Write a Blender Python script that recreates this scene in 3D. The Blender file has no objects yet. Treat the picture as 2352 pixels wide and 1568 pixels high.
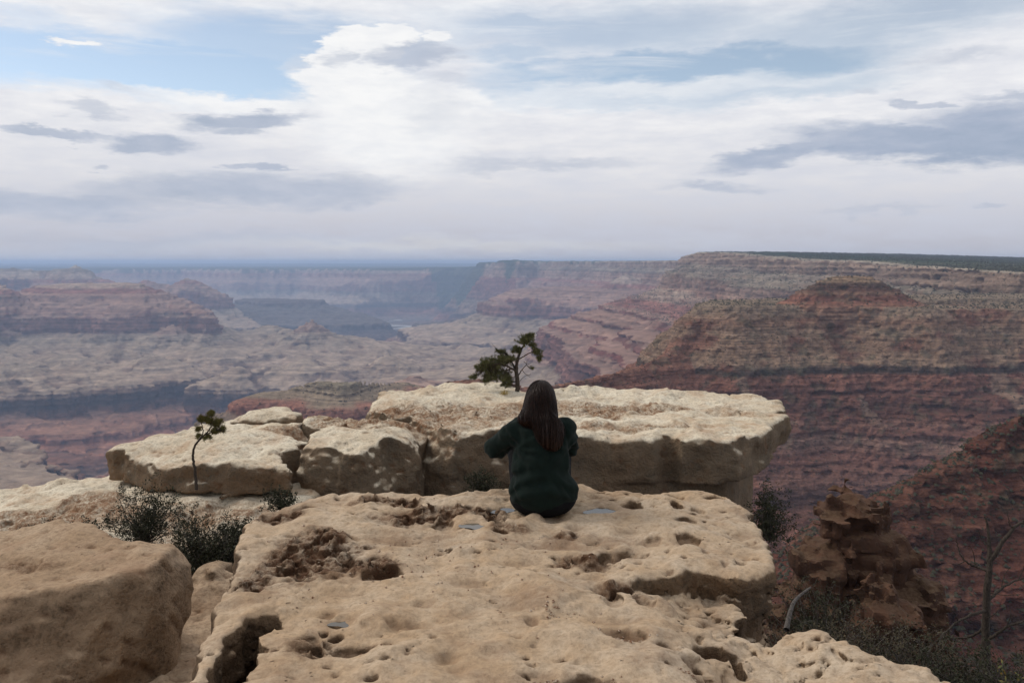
import bpy, bmesh, math, random
import numpy as np
from mathutils import Vector, Matrix
R = math.radians
sc = bpy.context.scene
col = sc.collection
random.seed(7)
rng = np.random.default_rng(7)

# ------------------------------------------------------------ camera
FPX, CX, HZ = 2090.0, 1176.0, 603.0          # focal length, image centre and horizon, in pixels of a 2352 px wide picture
cam = bpy.data.cameras.new('camera')
cam.sensor_width = 36.0
cam.lens = 36.0 * FPX / 2352.0
cam.shift_y = -(784.0 - HZ) / 2352.0
cam.clip_start, cam.clip_end = 0.1, 200000.0
cam_ob = bpy.data.objects.new('camera', cam)
cam_ob.rotation_euler = (R(90), 0, 0)
col.objects.link(cam_ob)
sc.camera = cam_ob

# ------------------------------------------------------------ sun, exposure
SUN_EL, SUN_AZ = 38.0, -68.0                  # azimuth from the view direction (+y), negative = left
sd = bpy.data.lights.new('sun', 'SUN')
sd.energy = 1.5
sd.angle = R(22)
sd.color = (1.0, 0.93, 0.83)
sun = bpy.data.objects.new('sun', sd)
sdir = Vector((math.sin(R(SUN_AZ)) * math.cos(R(SUN_EL)), math.cos(R(SUN_AZ)) * math.cos(R(SUN_EL)), math.sin(R(SUN_EL))))
sun.rotation_euler = sdir.to_track_quat('Z', 'Y').to_euler()
col.objects.link(sun)
sc.view_settings.view_transform = 'Standard'
sc.view_settings.look = 'None'
sc.view_settings.exposure = 0.0
sc.view_settings.gamma = 1.0
sc.view_settings.use_curve_mapping = False
sc.cycles.use_denoising = True
sc.cycles.denoiser = 'OPENIMAGEDENOISE'
sc.cycles.max_bounces = 4
sc.cycles.diffuse_bounces = 3
sc.cycles.volume_bounces = 0
sc.cycles.transparent_max_bounces = 8
sc.cycles.caustics_reflective = False
sc.cycles.caustics_refractive = False

# ------------------------------------------------------------ node helper
class NT:
    def __init__(self, tree):
        self.t = tree; self.n = tree.nodes; self.l = tree.links
    def put(self, sock, v):
        if isinstance(v, bpy.types.NodeSocket): self.l.new(v, sock)
        elif v is not None: sock.default_value = v
    def math(self, op, a, b=None, c=None, clamp=False):
        n = self.n.new('ShaderNodeMath'); n.operation = op; n.use_clamp = clamp
        self.put(n.inputs[0], a)
        if b is not None: self.put(n.inputs[1], b)
        if c is not None: self.put(n.inputs[2], c)
        return n.outputs[0]
    def vmath(self, op, a, b=None, scale=None):
        n = self.n.new('ShaderNodeVectorMath'); n.operation = op
        self.put(n.inputs[0], a)
        if b is not None: self.put(n.inputs[1], b)
        if scale is not None: self.put(n.inputs['Scale'], scale)
        return n.outputs['Value'] if op in ('LENGTH', 'DOT_PRODUCT', 'DISTANCE') else n.outputs[0]
    def noise(self, vec, scale, detail=4, rough=0.5, dist=0.0, color=False, lac=2.0):
        n = self.n.new('ShaderNodeTexNoise')
        self.put(n.inputs['Vector'], vec); n.inputs['Scale'].default_value = scale
        n.inputs['Detail'].default_value = detail; n.inputs['Roughness'].default_value = rough
        n.inputs['Distortion'].default_value = dist; n.inputs['Lacunarity'].default_value = lac
        return n.outputs['Color'] if color else n.outputs['Fac']
    def voronoi(self, vec, scale, feature='F1', out='Distance'):
        n = self.n.new('ShaderNodeTexVoronoi'); n.feature = feature
        self.put(n.inputs['Vector'], vec); n.inputs['Scale'].default_value = scale
        return n.outputs[out]
    def ramp(self, fac, stops, interp='LINEAR'):
        n = self.n.new('ShaderNodeValToRGB'); n.color_ramp.interpolation = interp
        e = n.color_ramp.elements
        while len(e) < len(stops): e.new(0.5)
        for k, (p, c) in enumerate(stops):
            e[k].position = p
            e[k].color = (c, c, c, 1) if isinstance(c, (int, float)) else (*c, 1)
        self.put(n.inputs[0], fac)
        return n.outputs[0]
    def mix(self, fac, a, b, mode='MIX'):
        n = self.n.new('ShaderNodeMix'); n.data_type = 'RGBA'; n.blend_type = mode
        self.put(n.inputs[0], fac)
        for s, v in ((n.inputs[6], a), (n.inputs[7], b)):
            if isinstance(v, (tuple, list)): v = (*v[:3], 1.0)
            self.put(s, v)
        return n.outputs[2]
    def mapr(self, v, a, b, c=0.0, d=1.0, smooth=False):
        n = self.n.new('ShaderNodeMapRange')
        if smooth: n.interpolation_type = 'SMOOTHSTEP'
        self.put(n.inputs[0], v)
        for i, q in zip((1, 2, 3, 4), (a, b, c, d)): n.inputs[i].default_value = q
        return n.outputs[0]
    def mapping(self, vec, loc=(0, 0, 0), rot=(0, 0, 0), scale=(1, 1, 1), kind='POINT'):
        n = self.n.new('ShaderNodeMapping'); n.vector_type = kind
        self.put(n.inputs['Vector'], vec)
        n.inputs['Location'].default_value = loc; n.inputs['Rotation'].default_value = rot; n.inputs['Scale'].default_value = scale
        return n.outputs[0]
    def bump(self, height, strength, dist, normal=None):
        n = self.n.new('ShaderNodeBump'); n.inputs['Strength'].default_value = strength
        n.inputs['Distance'].default_value = dist; self.put(n.inputs['Height'], height)
        if normal is not None: self.put(n.inputs['Normal'], normal)
        return n.outputs[0]
    def combine(self, x, y, z):
        n = self.n.new('ShaderNodeCombineXYZ')
        for i, v in enumerate((x, y, z)): self.put(n.inputs[i], v)
        return n.outputs[0]
    def sep(self, v):
        n = self.n.new('ShaderNodeSeparateXYZ'); self.put(n.inputs[0], v); return n.outputs
    def attr(self, name, out='Color'):
        n = self.n.new('ShaderNodeAttribute'); n.attribute_name = name; return n.outputs[out]

def material(name):
    m = bpy.data.materials.new(name); m.use_nodes = True
    t = NT(m.node_tree); t.n.clear()
    out = t.n.new('ShaderNodeOutputMaterial')
    b = t.n.new('ShaderNodeBsdfPrincipled'); t.l.new(b.outputs[0], out.inputs[0])
    t.out = out; t.b = b
    tc = t.n.new('ShaderNodeTexCoord'); t.obj = tc.outputs['Object']
    g = t.n.new('ShaderNodeNewGeometry'); t.pos = g.outputs['Position']; t.normal = g.outputs['Normal']
    b.inputs['Roughness'].default_value = 0.9
    b.inputs['Specular IOR Level'].default_value = 0.15
    return m, t

# ------------------------------------------------------------ world: daylight sky with broken cloud
world = bpy.data.worlds.new('World'); sc.world = world; world.use_nodes = True
w = NT(world.node_tree); w.n.clear()
wo = w.n.new('ShaderNodeOutputWorld'); bg = w.n.new('ShaderNodeBackground'); w.l.new(bg.outputs[0], wo.inputs[0])
STR = 0.12
bg.inputs['Strength'].default_value = STR
sky = w.n.new('ShaderNodeTexSky'); sky.sky_type = 'NISHITA'; sky.sun_disc = False
sky.sun_elevation = R(SUN_EL); sky.sun_rotation = R(SUN_AZ)
sky.air_density = 1.0; sky.dust_density = 0.6; sky.ozone_density = 1.6; sky.altitude = 2200
tc = w.n.new('ShaderNodeTexCoord')
x_, y_, z_ = w.sep(tc.outputs['Generated'])[:3]
az = w.math('ARCTAN2', x_, y_)                                    # radians, 0 = straight ahead
el = w.math('ARCSINE', w.math('MAXIMUM', w.math('MINIMUM', z_, 1.0), -1.0))
def azel(px, py):
    x, z = (px - CX) / FPX, (HZ - py) / FPX
    return math.atan2(x, 1.0), math.atan2(z, math.hypot(x, 1.0))
# warp: cloud edges broken up, more stretched towards the horizon
zc = w.math('MAXIMUM', w.math('ADD', z_, 0.10), 0.03)
plane = w.combine(w.math('DIVIDE', x_, zc), w.math('DIVIDE', y_, zc), 0.0)
azel_v = w.combine(az, w.math('MULTIPLY', el, 2.6), 0.0)
wn = w.noise(azel_v, 7.0, 7, 0.62, color=True)
wv = w.vmath('SUBTRACT', wn, (0.5, 0.5, 0.5))
wsc = w.vmath('MULTIPLY', wv, (0.13, 0.05, 0.0))
P = w.vmath('ADD', w.combine(az, el, 0.0), wsc)
wn2 = w.noise(w.vmath('MULTIPLY', azel_v, (1.0, 1.7, 1.0)), 26.0, 6, 0.68, color=True)
P = w.vmath('ADD', P, w.vmath('MULTIPLY', w.vmath('SUBTRACT', wn2, (0.5, 0.5, 0.5)), (0.050, 0.022, 0.0)))
def blob(px, py, rx, ry, ang=0.0, soft=0.35):
    a, e = azel(px, py)
    k = FPX * 1.1
    v = w.mapping(P, loc=(a, e, 0), rot=(0, 0, R(ang)), scale=(rx / k, ry / k, 1), kind='TEXTURE')
    d = w.vmath('LENGTH', v)
    return w.mapr(d, 1.0 + soft, 1.0 - soft, 0, 1, smooth=True)
def union(items, mult=None):
    r = None
    for it in items:
        k = it[6] if len(it) > 6 else 1.0
        b_ = blob(*it[:6])
        if k != 1.0: b_ = w.math('MULTIPLY', b_, k)
        r = b_ if r is None else w.math('MAXIMUM', r, b_)
    return r
# clear patches of blue between the clouds (px, py, rx, ry, angle, softness, amount)
blue = union([
    (250, 140, 620, 72, 0, 0.35, 1.0), (640, 95, 330, 75, 0, 0.5, 0.9), (520, 178, 200, 34, 0, 0.4, 1.0),
    (1560, 165, 470, 66, 3, 0.35, 1.0), (1250, 60, 200, 30, 0, .6, .7), (1180, 130, 120, 30, 0, .6, .7), (1400, 70, 420, 60, 0, 0.7, 0.7),
    (2050, 45, 430, 60, 5, 0.7, 0.7), (1800, 200, 260, 30, 4, 0.6, 0.6), (40, 30, 90, 20, 0, .6, .4),
    (1000, 560, 500, 14, 0, .9, .12)])
# everywhere out of the frame the same broken deck goes on
gen = w.noise(w.vmath('MULTIPLY', plane, (0.35, 0.6, 1.0)), 1.0, 6, 0.6)
gen_blue = w.mapr(gen, 0.50, 0.62, 0.0, 0.85, smooth=True)
front = w.math('MULTIPLY', w.mapr(w.math('ABSOLUTE', az), 0.60, 0.75, 1.0, 0.0, smooth=True), w.mapr(el, 0.28, 0.36, 1.0, 0.0, smooth=True))
blue = w.math('ADD', w.math('MULTIPLY', blue, front), w.math('MULTIPLY', gen_blue, w.math('SUBTRACT', 1.0, front)))
# thin wisps over the blue
wisp = w.noise(w.vmath('MULTIPLY', azel_v, (1.2, 4.2, 1.0)), 3.5, 7, 0.62, dist=0.6)
wisp = w.mapr(wisp, 0.52, 0.76, 0.0, 0.65, smooth=True)
blue = w.math('MULTIPLY', blue, w.math('SUBTRACT', 1.0, wisp))
# grey undersides
grey = union([
    (950, 125, 125, 28, 0, 0.35, 0.72), (785, 128, 36, 20, 0, 0.5, 0.5), (705, 138, 38, 16, 0, .5, .35), (1030, 180, 70, 14, -8, .7, .35),
    (560, 268, 150, 24, 3, 0.4, 0.85), (360, 322, 95, 25, 0, 0.4, 0.85), (540, 295, 60, 14, 5, .5, .7),
    (110, 296, 120, 13, -2, 0.4, 0.75), (240, 305, 32, 8, 0, .5, .5), (205, 255, 62, 11, -3, .6, .5), (270, 205, 50, 10, -8, .7, .4),
    (600, 385, 60, 9, 0, 0.5, .75), (250, 385, 26, 5, 0, .6, .5),
    (560, 440, 330, 36, 2, 0.55, .72), (110, 462, 240, 30, 0, 0.6, .72), (760, 460, 120, 22, 3, .7, .6), (420, 548, 330, 16, 1, .9, .35),
    (2120, 335, 310, 44, -6, 0.38, 1.0), (1790, 345, 160, 25, 12, 0.5, .95), (2330, 300, 190, 60, -3, 0.4, 1.0), (2340, 222, 90, 16, -6, .5, .7),
    (2110, 238, 80, 10, -5, 0.45, .7), (2170, 130, 110, 18, -6, 0.7, .45), (1640, 430, 120, 14, 0, 0.6, .6),
    (1250, 378, 220, 12, 1, 0.8, .45), (2290, 475, 26, 6, 0, .6, .4), (2020, 485, 110, 7, 0, .8, .35), (1000, 250, 60, 60, 60, .9, .25), (1960, 205, 24, 7, 0, .6, .4)])
gg = w.noise(w.vmath('MULTIPLY', plane, (0.5, 0.9, 1.0)), 1.7, 5, 0.6)
gen_grey = w.mapr(gg, 0.52, 0.68, 0.0, 0.75, smooth=True)
grey = w.math('ADD', w.math('MULTIPLY', grey, front), w.math('MULTIPLY', gen_grey, w.math('SUBTRACT', 1.0, front)))
# brilliant cumulus heads
bright = union([
    (845, 92, 105, 44, 0, 0.14, 1.0), (780, 120, 60, 40, 0, .2, 1.0), (985, 85, 44, 16, 0, .3, .9), (830, 190, 130, 70, 0, .3, 1.0), (160, 92, 60, 11, 0, .4, .9),
    (900, 290, 190, 120, 0, 0.5, 0.9), (560, 225, 240, 18, 0, .5, .8), (1060, 215, 70, 14, 0, .5, .7), (1500, 205, 340, 22, 2, .7, .6)])
bright = w.math('MULTIPLY', bright, front)
blue = w.math('MULTIPLY', blue, w.math('SUBTRACT', 1.0, w.math('MINIMUM', w.math('MULTIPLY', bright, 1.2), 1.0)))
blue = w.math('MULTIPLY', blue, w.math('SUBTRACT', 1.0, grey), clamp=True)
# cloud tone: near white high up, lavender grey near the horizon
base = w.ramp(w.mapr(el, 0.0, 0.30), [(0.0, (0.52, 0.51, 0.56)), (0.12, (0.58, 0.58, 0.64)), (0.30, (0.78, 0.775, 0.80)), (0.55, (0.92, 0.915, 0.925)), (1.0, (0.90, 0.91, 0.93))])
tone = w.noise(w.vmath('MULTIPLY', azel_v, (1.0, 2.5, 1.0)), 5.0, 6, 0.6)
base = w.mix(w.mapr(tone, 0.42, 0.66, 0.0, 0.45), base, (0.62, 0.65, 0.74))
puff = w.noise(w.vmath('MULTIPLY', azel_v, (1.0, 1.3, 1.0)), 22.0, 6, 0.62)
base = w.mix(w.mapr(puff, 0.38, 0.62, 0.30, 0.0), base, (0.62, 0.65, 0.74))
base = w.mix(bright, base, w.mix(w.mapr(puff, 0.35, 0.6, 0.35, 0.0), (0.95, 0.95, 0.95), (0.74, 0.77, 0.83)))
gcol = w.ramp(w.math('ADD', w.math('MULTIPLY', tone, 0.5), w.math('MULTIPLY', puff, 0.5)), [(0.36, (0.35, 0.42, 0.54)), (0.5, (0.41, 0.47, 0.59)), (0.68, (0.52, 0.56, 0.66))])
cl = w.mix(grey, base, gcol)
cl = w.vmath('SCALE', cl, scale=1.0 / STR)
sk = w.vmath('MULTIPLY', sky.outputs[0], (1.36, 1.14, 0.97))
sk = w.vmath('ADD', sk, (0.75, 0.85, 0.80))
final = w.mix(blue, cl, sk)
# below the horizon: the same haze tone as the skyline
below = w.mapr(el, -0.03, 0.0, 1.0, 0.0)
final = w.mix(below, final, tuple(v / STR for v in (0.30, 0.32, 0.38)))
w.l.new(final, bg.inputs['Color'])
world.cycles.sampling_method = 'MANUAL'
world.cycles.sample_map_resolution = 512
# ------------------------------------------------------------ numpy noise
_p = np.random.default_rng(3).permutation(4096).astype(np.int32)
PERM = np.concatenate([_p, _p, _p[:2]])
_a = np.random.default_rng(4).uniform(0, 2 * np.pi, 4096)
G2X, G2Y = np.cos(_a).astype(np.float32), np.sin(_a).astype(np.float32)
_g = np.random.default_rng(5).normal(size=(4096, 3)); _g /= np.linalg.norm(_g, axis=1)[:, None]
G3 = _g.astype(np.float32)
def fade(t): return t * t * t * (t * (t * 6 - 15) + 10)
def pn2(x, y, seed=0):
    xi = np.floor(x).astype(np.int64); yi = np.floor(y).astype(np.int64)
    xf = (x - xi).astype(np.float32); yf = (y - yi).astype(np.float32)
    X0 = (xi + seed * 131) & 4095; X1 = (X0 + 1) & 4095; Y0 = (yi + seed * 57) & 4095; Y1 = (Y0 + 1) & 4095
    a, b = PERM[X0], PERM[X1]
    u, v = fade(xf), fade(yf)
    def g(h, dx, dy): return G2X[h] * dx + G2Y[h] * dy
    n00 = g(PERM[a + Y0], xf, yf); n10 = g(PERM[b + Y0], xf - 1, yf)
    n01 = g(PERM[a + Y1], xf, yf - 1); n11 = g(PERM[b + Y1], xf - 1, yf - 1)
    r0 = n00 + u * (n10 - n00); r1 = n01 + u * (n11 - n01)
    return (r0 + v * (r1 - r0)) * 1.4
def pn3(x, y, z, seed=0):
    xi = np.floor(x).astype(np.int64); yi = np.floor(y).astype(np.int64); zi = np.floor(z).astype(np.int64)
    xf = (x - xi).astype(np.float32); yf = (y - yi).astype(np.float32); zf = (z - zi).astype(np.float32)
    X0 = (xi + seed * 131) & 4095; Y0 = (yi + seed * 57) & 4095; Z0 = (zi + seed * 17) & 4095
    X1, Y1, Z1 = (X0 + 1) & 4095, (Y0 + 1) & 4095, (Z0 + 1) & 4095
    u, v, t = fade(xf), fade(yf), fade(zf)
    def row(X, Y, dx, dy):
        b = PERM[PERM[X] + Y]
        g0, g1 = G3[PERM[b + Z0]], G3[PERM[b + Z1]]
        a0 = g0[..., 0] * dx + g0[..., 1] * dy + g0[..., 2] * zf
        a1 = g1[..., 0] * dx + g1[..., 1] * dy + g1[..., 2] * (zf - 1)
        return a0 + t * (a1 - a0)
    r00 = row(X0, Y0, xf, yf); r10 = row(X1, Y0, xf - 1, yf)
    r01 = row(X0, Y1, xf, yf - 1); r11 = row(X1, Y1, xf - 1, yf - 1)
    a = r00 + u * (r10 - r00); b = r01 + u * (r11 - r01)
    return (a + v * (b - a)) * 1.5
def fbm2(x, y, o=4, seed=0, gain=0.5, lac=2.03):
    r, a = 0.0, 1.0
    for k in range(o):
        r = r + a * pn2(x, y, seed + k); a *= gain; x = x * lac; y = y * lac
    return r
def rid2(x, y, o=4, seed=0, gain=0.5, lac=2.03):
    r, a, s = 0.0, 1.0, 0.0
    for k in range(o):
        r = r + a * (1 - 2 * np.abs(pn2(x, y, seed + k))); s += a; a *= gain; x = x * lac; y = y * lac
    return r / s
def fbm3(x, y, z, o=4, seed=0, gain=0.5, lac=2.03):
    r, a = 0.0, 1.0
    for k in range(o):
        r = r + a * pn3(x, y, z, seed + k); a *= gain; x = x * lac; y = y * lac; z = z * lac
    return r
def smooth(x, a, b):
    t = np.clip((x - a) / (b - a), 0, 1); return t * t * (3 - 2 * t)
def lerp(a, b, t): return a + (b - a) * t
def cells2(x, y, seed=0):
    """distance to the nearest jittered cell point, and that cell's random number"""
    xi = np.floor(x).astype(np.int64); yi = np.floor(y).astype(np.int64)
    best = np.full(np.shape(x), 9.0, np.float32); rid = np.zeros(np.shape(x), np.float32)
    for i in (-1, 0, 1):
        for j in (-1, 0, 1):
            h = PERM[PERM[(xi + i + seed * 31) & 4095] + ((yi + j + seed * 7) & 4095)]
            dx = xi + i + (h % 61) / 61.0 - x; dy = yi + j + (h % 53) / 53.0 - y
            d = np.sqrt(dx * dx + dy * dy).astype(np.float32)
            m = d < best
            best = np.where(m, d, best); rid = np.where(m, (h % 97) / 97.0, rid)
    return best, rid
def sd_poly(x, y, pts, zs=None):
    """signed distance to a closed polygon in plan (negative inside); zs = value per corner, interpolated at the nearest edge"""
    best = np.full(np.shape(x), 1e30); zi = np.zeros(np.shape(x)); inside = np.zeros(np.shape(x), bool)
    n = len(pts)
    for i in range(n):
        ax, ay = pts[i]; bx, by = pts[(i + 1) % n]
        ex, ey = bx - ax, by - ay
        t = np.clip(((x - ax) * ex + (y - ay) * ey) / (ex * ex + ey * ey + 1e-9), 0, 1)
        d = (x - ax - t * ex) ** 2 + (y - ay - t * ey) ** 2
        m = d < best
        best = np.where(m, d, best)
        if zs is not None: zi = np.where(m, zs[i] + t * (zs[(i + 1) % n] - zs[i]), zi)
        c = ((ay > y) != (by > y)) & (x < (bx - ax) * (y - ay) / (by - ay + 1e-12) + ax)
        inside ^= c
    d = np.sqrt(best); d = np.where(inside, -d, d)
    return (d, zi) if zs is not None else d
def d_line(x, y, pts, zs):
    best = np.full(np.shape(x), 1e30); zi = np.zeros(np.shape(x))
    segs = len(pts) - 1 if len(pts) > 1 else 1
    for i in range(segs):
        ax, ay = pts[i]; bx, by = pts[min(i + 1, len(pts) - 1)]
        z0, z1 = zs[i], zs[min(i + 1, len(pts) - 1)]
        ex, ey = bx - ax, by - ay
        t = np.clip(((x - ax) * ex + (y - ay) * ey) / (ex * ex + ey * ey + 1e-9), 0, 1)
        d = (x - ax - t * ex) ** 2 + (y - ay - t * ey) ** 2
        m = d < best
        best = np.where(m, d, best); zi = np.where(m, z0 + t * (z1 - z0), zi)
    return np.sqrt(best), zi
def PX(px, D): return ((px - CX) / FPX * D, D)                # plan position of a bearing at a distance
def ZY(py, D): return -(py - HZ) / FPX * D
def PT(px, py, D): return ((px - CX) / FPX * D, D, -(py - HZ) / FPX * D)

# ------------------------------------------------------------ mesh helpers
def raw_mesh(name, verts, faces, mat=None, smooth_=True, attrs=None, cols=None):
    """faces: (n,3) or (n,4) array"""
    me = bpy.data.meshes.new(name)
    verts = np.asarray(verts, np.float32); faces = np.asarray(faces, np.int32)
    k = faces.shape[1]
    me.vertices.add(len(verts)); me.vertices.foreach_set('co', verts.ravel())
    me.loops.add(faces.size); me.loops.foreach_set('vertex_index', faces.ravel())
    me.polygons.add(len(faces)); me.polygons.foreach_set('loop_start', np.arange(0, faces.size, k, dtype=np.int32))
    me.polygons.foreach_set('loop_total', np.full(len(faces), k, np.int32))
    me.update(calc_edges=True)
    me.polygons.foreach_set('use_smooth', np.full(len(faces), bool(smooth_)))
    for nm, a in (attrs or {}).items():
        at = me.attributes.new(nm, 'FLOAT', 'POINT'); at.data.foreach_set('value', np.asarray(a, np.float32).ravel())
    for nm, a in (cols or {}).items():
        at = me.attributes.new(nm, 'FLOAT_COLOR', 'POINT')
        a = np.asarray(a, np.float32); a = np.concatenate([a, np.ones((len(a), 1), np.float32)], 1)
        at.data.foreach_set('color', a.ravel())
    if mat: me.materials.append(mat)
    return me
def link(name, me, parent=None, loc=None):
    o = bpy.data.objects.new(name, me); col.objects.link(o)
    if parent is not None: o.parent = parent
    if loc is not None: o.location = loc
    return o
def tag(o, label=None, cat=None, group=None, kind=None):
    if label: o['label'] = label
    if cat: o['category'] = cat
    if group: o['group'] = group
    if kind or cat: o['kind'] = kind or 'thing'
    return o
def grid_faces(nc, nr):
    i, j = np.meshgrid(np.arange(nc - 1), np.arange(nr - 1), indexing='ij')
    a = i * nr + j
    return np.stack([a, a + nr, a + nr + 1, a + 1], -1).reshape(-1, 4)
class Acc:
    """collects triangles/quads as triangles"""
    def __init__(self): self.v = []; self.f = []; self.n = 0
    def add(self, v, f):
        v = np.asarray(v, np.float32); f = np.asarray(f, np.int32)
        if f.shape[1] == 4: f = np.concatenate([f[:, [0, 1, 2]], f[:, [0, 2, 3]]])
        self.v.append(v); self.f.append(f + self.n); self.n += len(v)
    def tube(self, pts, rads, k=6):
        pts = np.asarray(pts, float); n = len(pts)
        t = np.gradient(pts, axis=0); t /= np.linalg.norm(t, axis=1)[:, None] + 1e-9
        up = np.array([0.3, 0.1, 1.0]) if abs(t[0][2]) < 0.8 else np.array([1.0, 0.2, 0.0])
        s = np.cross(t, up); s /= np.linalg.norm(s, axis=1)[:, None] + 1e-9
        u = np.cross(s, t)
        a = np.arange(k) * 2 * np.pi / k
        ring = s[:, None, :] * np.cos(a)[None, :, None] + u[:, None, :] * np.sin(a)[None, :, None]
        v = pts[:, None, :] + ring * np.asarray(rads)[:, None, None]
        f = []
        for i in range(n - 1):
            for j in range(k):
                j2 = (j + 1) % k
                f.append((i * k + j, i * k + j2, (i + 1) * k + j2, (i + 1) * k + j))
        self.add(v.reshape(-1, 3), f)
    def mesh(self, name, mat, smooth_=True, **kw):
        return raw_mesh(name, np.concatenate(self.v), np.concatenate(self.f), mat, smooth_, **kw)

def surface_nets(fn, lo, hi, h, chunk=None):
    """mesh of the zero level of fn(x, y, z) (negative inside) on a regular grid"""
    lo = np.array(lo, float); hi = np.array(hi, float)
    n = np.ceil((hi - lo) / h).astype(int) + 1
    xs = [lo[i] + h * np.arange(n[i]) for i in range(3)]
    X, Y, Z = np.meshgrid(*xs, indexing='ij')
    F = fn(X.astype(np.float32), Y.astype(np.float32), Z.astype(np.float32)).astype(np.float32)
    F[0], F[-1], F[:, 0], F[:, -1], F[:, :, 0], F[:, :, -1] = (np.maximum(q, h * 0.5) for q in (F[0], F[-1], F[:, 0], F[:, -1], F[:, :, 0], F[:, :, -1]))
    S = F < 0
    c = np.zeros(tuple(n - 1), np.int8)
    for i in (0, 1):
        for j in (0, 1):
            for k in (0, 1):
                c += S[i:n[0] - 1 + i, j:n[1] - 1 + j, k:n[2] - 1 + k]
    act = (c > 0) & (c < 8)
    I, J, K = np.nonzero(act)
    vid = np.full(act.shape, -1, np.int32); vid[I, J, K] = np.arange(len(I))
    acc = np.zeros((len(I), 3)); cnt = np.zeros(len(I))
    corners = [(i, j, k) for i in (0, 1) for j in (0, 1) for k in (0, 1)]
    for a in range(8):
        for b in range(a + 1, 8):
            d = [corners[b][q] - corners[a][q] for q in range(3)]
            if sum(map(abs, d)) != 1: continue
            fa = F[I + corners[a][0], J + corners[a][1], K + corners[a][2]]
            fb = F[I + corners[b][0], J + corners[b][1], K + corners[b][2]]
            m = (fa < 0) != (fb < 0)
            t = np.where(m, fa / np.where(m, fa - fb, 1), 0)
            for q in range(3): acc[:, q] += np.where(m, corners[a][q] + t * d[q], 0)
            cnt += m
    V = acc / cnt[:, None] + np.stack([I, J, K], 1)
    V = V * h + lo
    faces = []
    for ax in range(3):
        A = S; sl0 = [slice(None)] * 3; sl1 = [slice(None)] * 3
        sl0[ax] = slice(0, n[ax] - 1); sl1[ax] = slice(1, n[ax])
        a0, a1 = S[tuple(sl0)], S[tuple(sl1)]
        e = a0 != a1
        u, v = (ax + 1) % 3, (ax + 2) % 3
        idx = np.array(np.nonzero(e))
        ok = (idx[u] > 0) & (idx[v] > 0) & (idx[u] < n[u] - 1) & (idx[v] < n[v] - 1)
        idx = idx[:, ok]
        q = []
        for du, dv in ((1, 1), (0, 1), (0, 0), (1, 0)):
            t = idx.copy(); t[u] -= du; t[v] -= dv
            q.append(vid[t[0], t[1], t[2]])
        q = np.stack(q, 1)
        flip = ~S[tuple(idx)]
        q[flip] = q[flip][:, ::-1]
        faces.append(q)
    f = np.concatenate(faces)
    f = f[(f >= 0).all(1)]
    return V, f
def vnormals(V, f):
    a, b, c = V[f[:, 0]], V[f[:, 1]], V[f[:, 2]]
    nrm = np.cross(b - a, c - a) if f.shape[1] == 3 else np.cross(V[f[:, 2]] - a, V[f[:, 3]] - b)
    N = np.zeros_like(V)
    for k in range(f.shape[1]):
        for q in range(3): N[:, q] += np.bincount(f[:, k], nrm[:, q], len(V))
    return N / (np.linalg.norm(N, axis=1)[:, None] + 1e-12)
# ------------------------------------------------------------ canyon terrain
FS = np.array([-1e6, 0, 15, 110, 130, 260, 330, 338, 420, 428, 500, 505, 560, 585, 650, 790, 950, 1250, 1262, 1330, 1440, 1450, 1620, 1635, 1900, 5000])
FZ = np.array([0, 0, -80, -140, -240, -310, -345, -372, -400, -432, -455, -482, -502, -640, -690, -765, -805, -868, -952, -990, -1060, -1090, -1150, -1178, -1215, -1235])
def strat(s): return np.interp(s, FS, FZ)
def inv(z): return np.interp(-np.asarray(z, float), -FZ[1:], FS[1:])
KS = np.array([-1e6, 0, 6, 60, 64, 110, 118, 165, 176, 210, 216, 250, 256, 300, 305, 345, 352, 400, 500, 508, 620, 630, 900, 1300, 2200])
KZ = np.array([-88, -90, -98, -132, -140, -168, -176, -200, -216, -232, -243, -254, -266, -280, -291, -303, -318, -338, -372, -392, -432, -456, -580, -900, -1300])
def kinv(z): return np.interp(-np.asarray(z, float), -KZ[1:], KS[1:])

MAIN = [PX(1592, 6300), PX(1680, 5700), PX(1745, 5200), PX(1770, 4900), PX(1850, 4500), PX(1960, 4000), PX(2080, 3500), PX(2140, 3250), PX(2230, 2950), PX(2330, 2600),
        PX(2700, 2300), (9000, 2000), (60000, 2000), (60000, 70000), (-60000, 70000), (-60000, 26000), PX(-200, 24000), PX(300, 22000),
        PX(420, 23500), PX(560, 21500), PX(700, 22500), PX(860, 20500), PX(985, 20500), PX(1060, 17200), PX(1130, 17600), PX(1160, 15200), PX(1240, 15600), PX(1300, 14200), PX(1370, 13600), PX(1430, 12200), PX(1490, 11000), PX(1560, 9500), PX(1578, 7200)]
MAINZ = [72, 62, 38, 34, 16, 8, -12, -16, -24, -28, -30, -30, 20, 20, -100, -100, -150, -150, -150, -150, -150, -140, -120, 10, 8, 55, 20, 24, 22, 22, 20, 22, 55]
def PP_(px, py, z):
    D = -z * FPX / (py - HZ); return ((px - CX) / FPX * D, D)
def off_poly(pts): return [PX(a, b) for a, b in pts]
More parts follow.
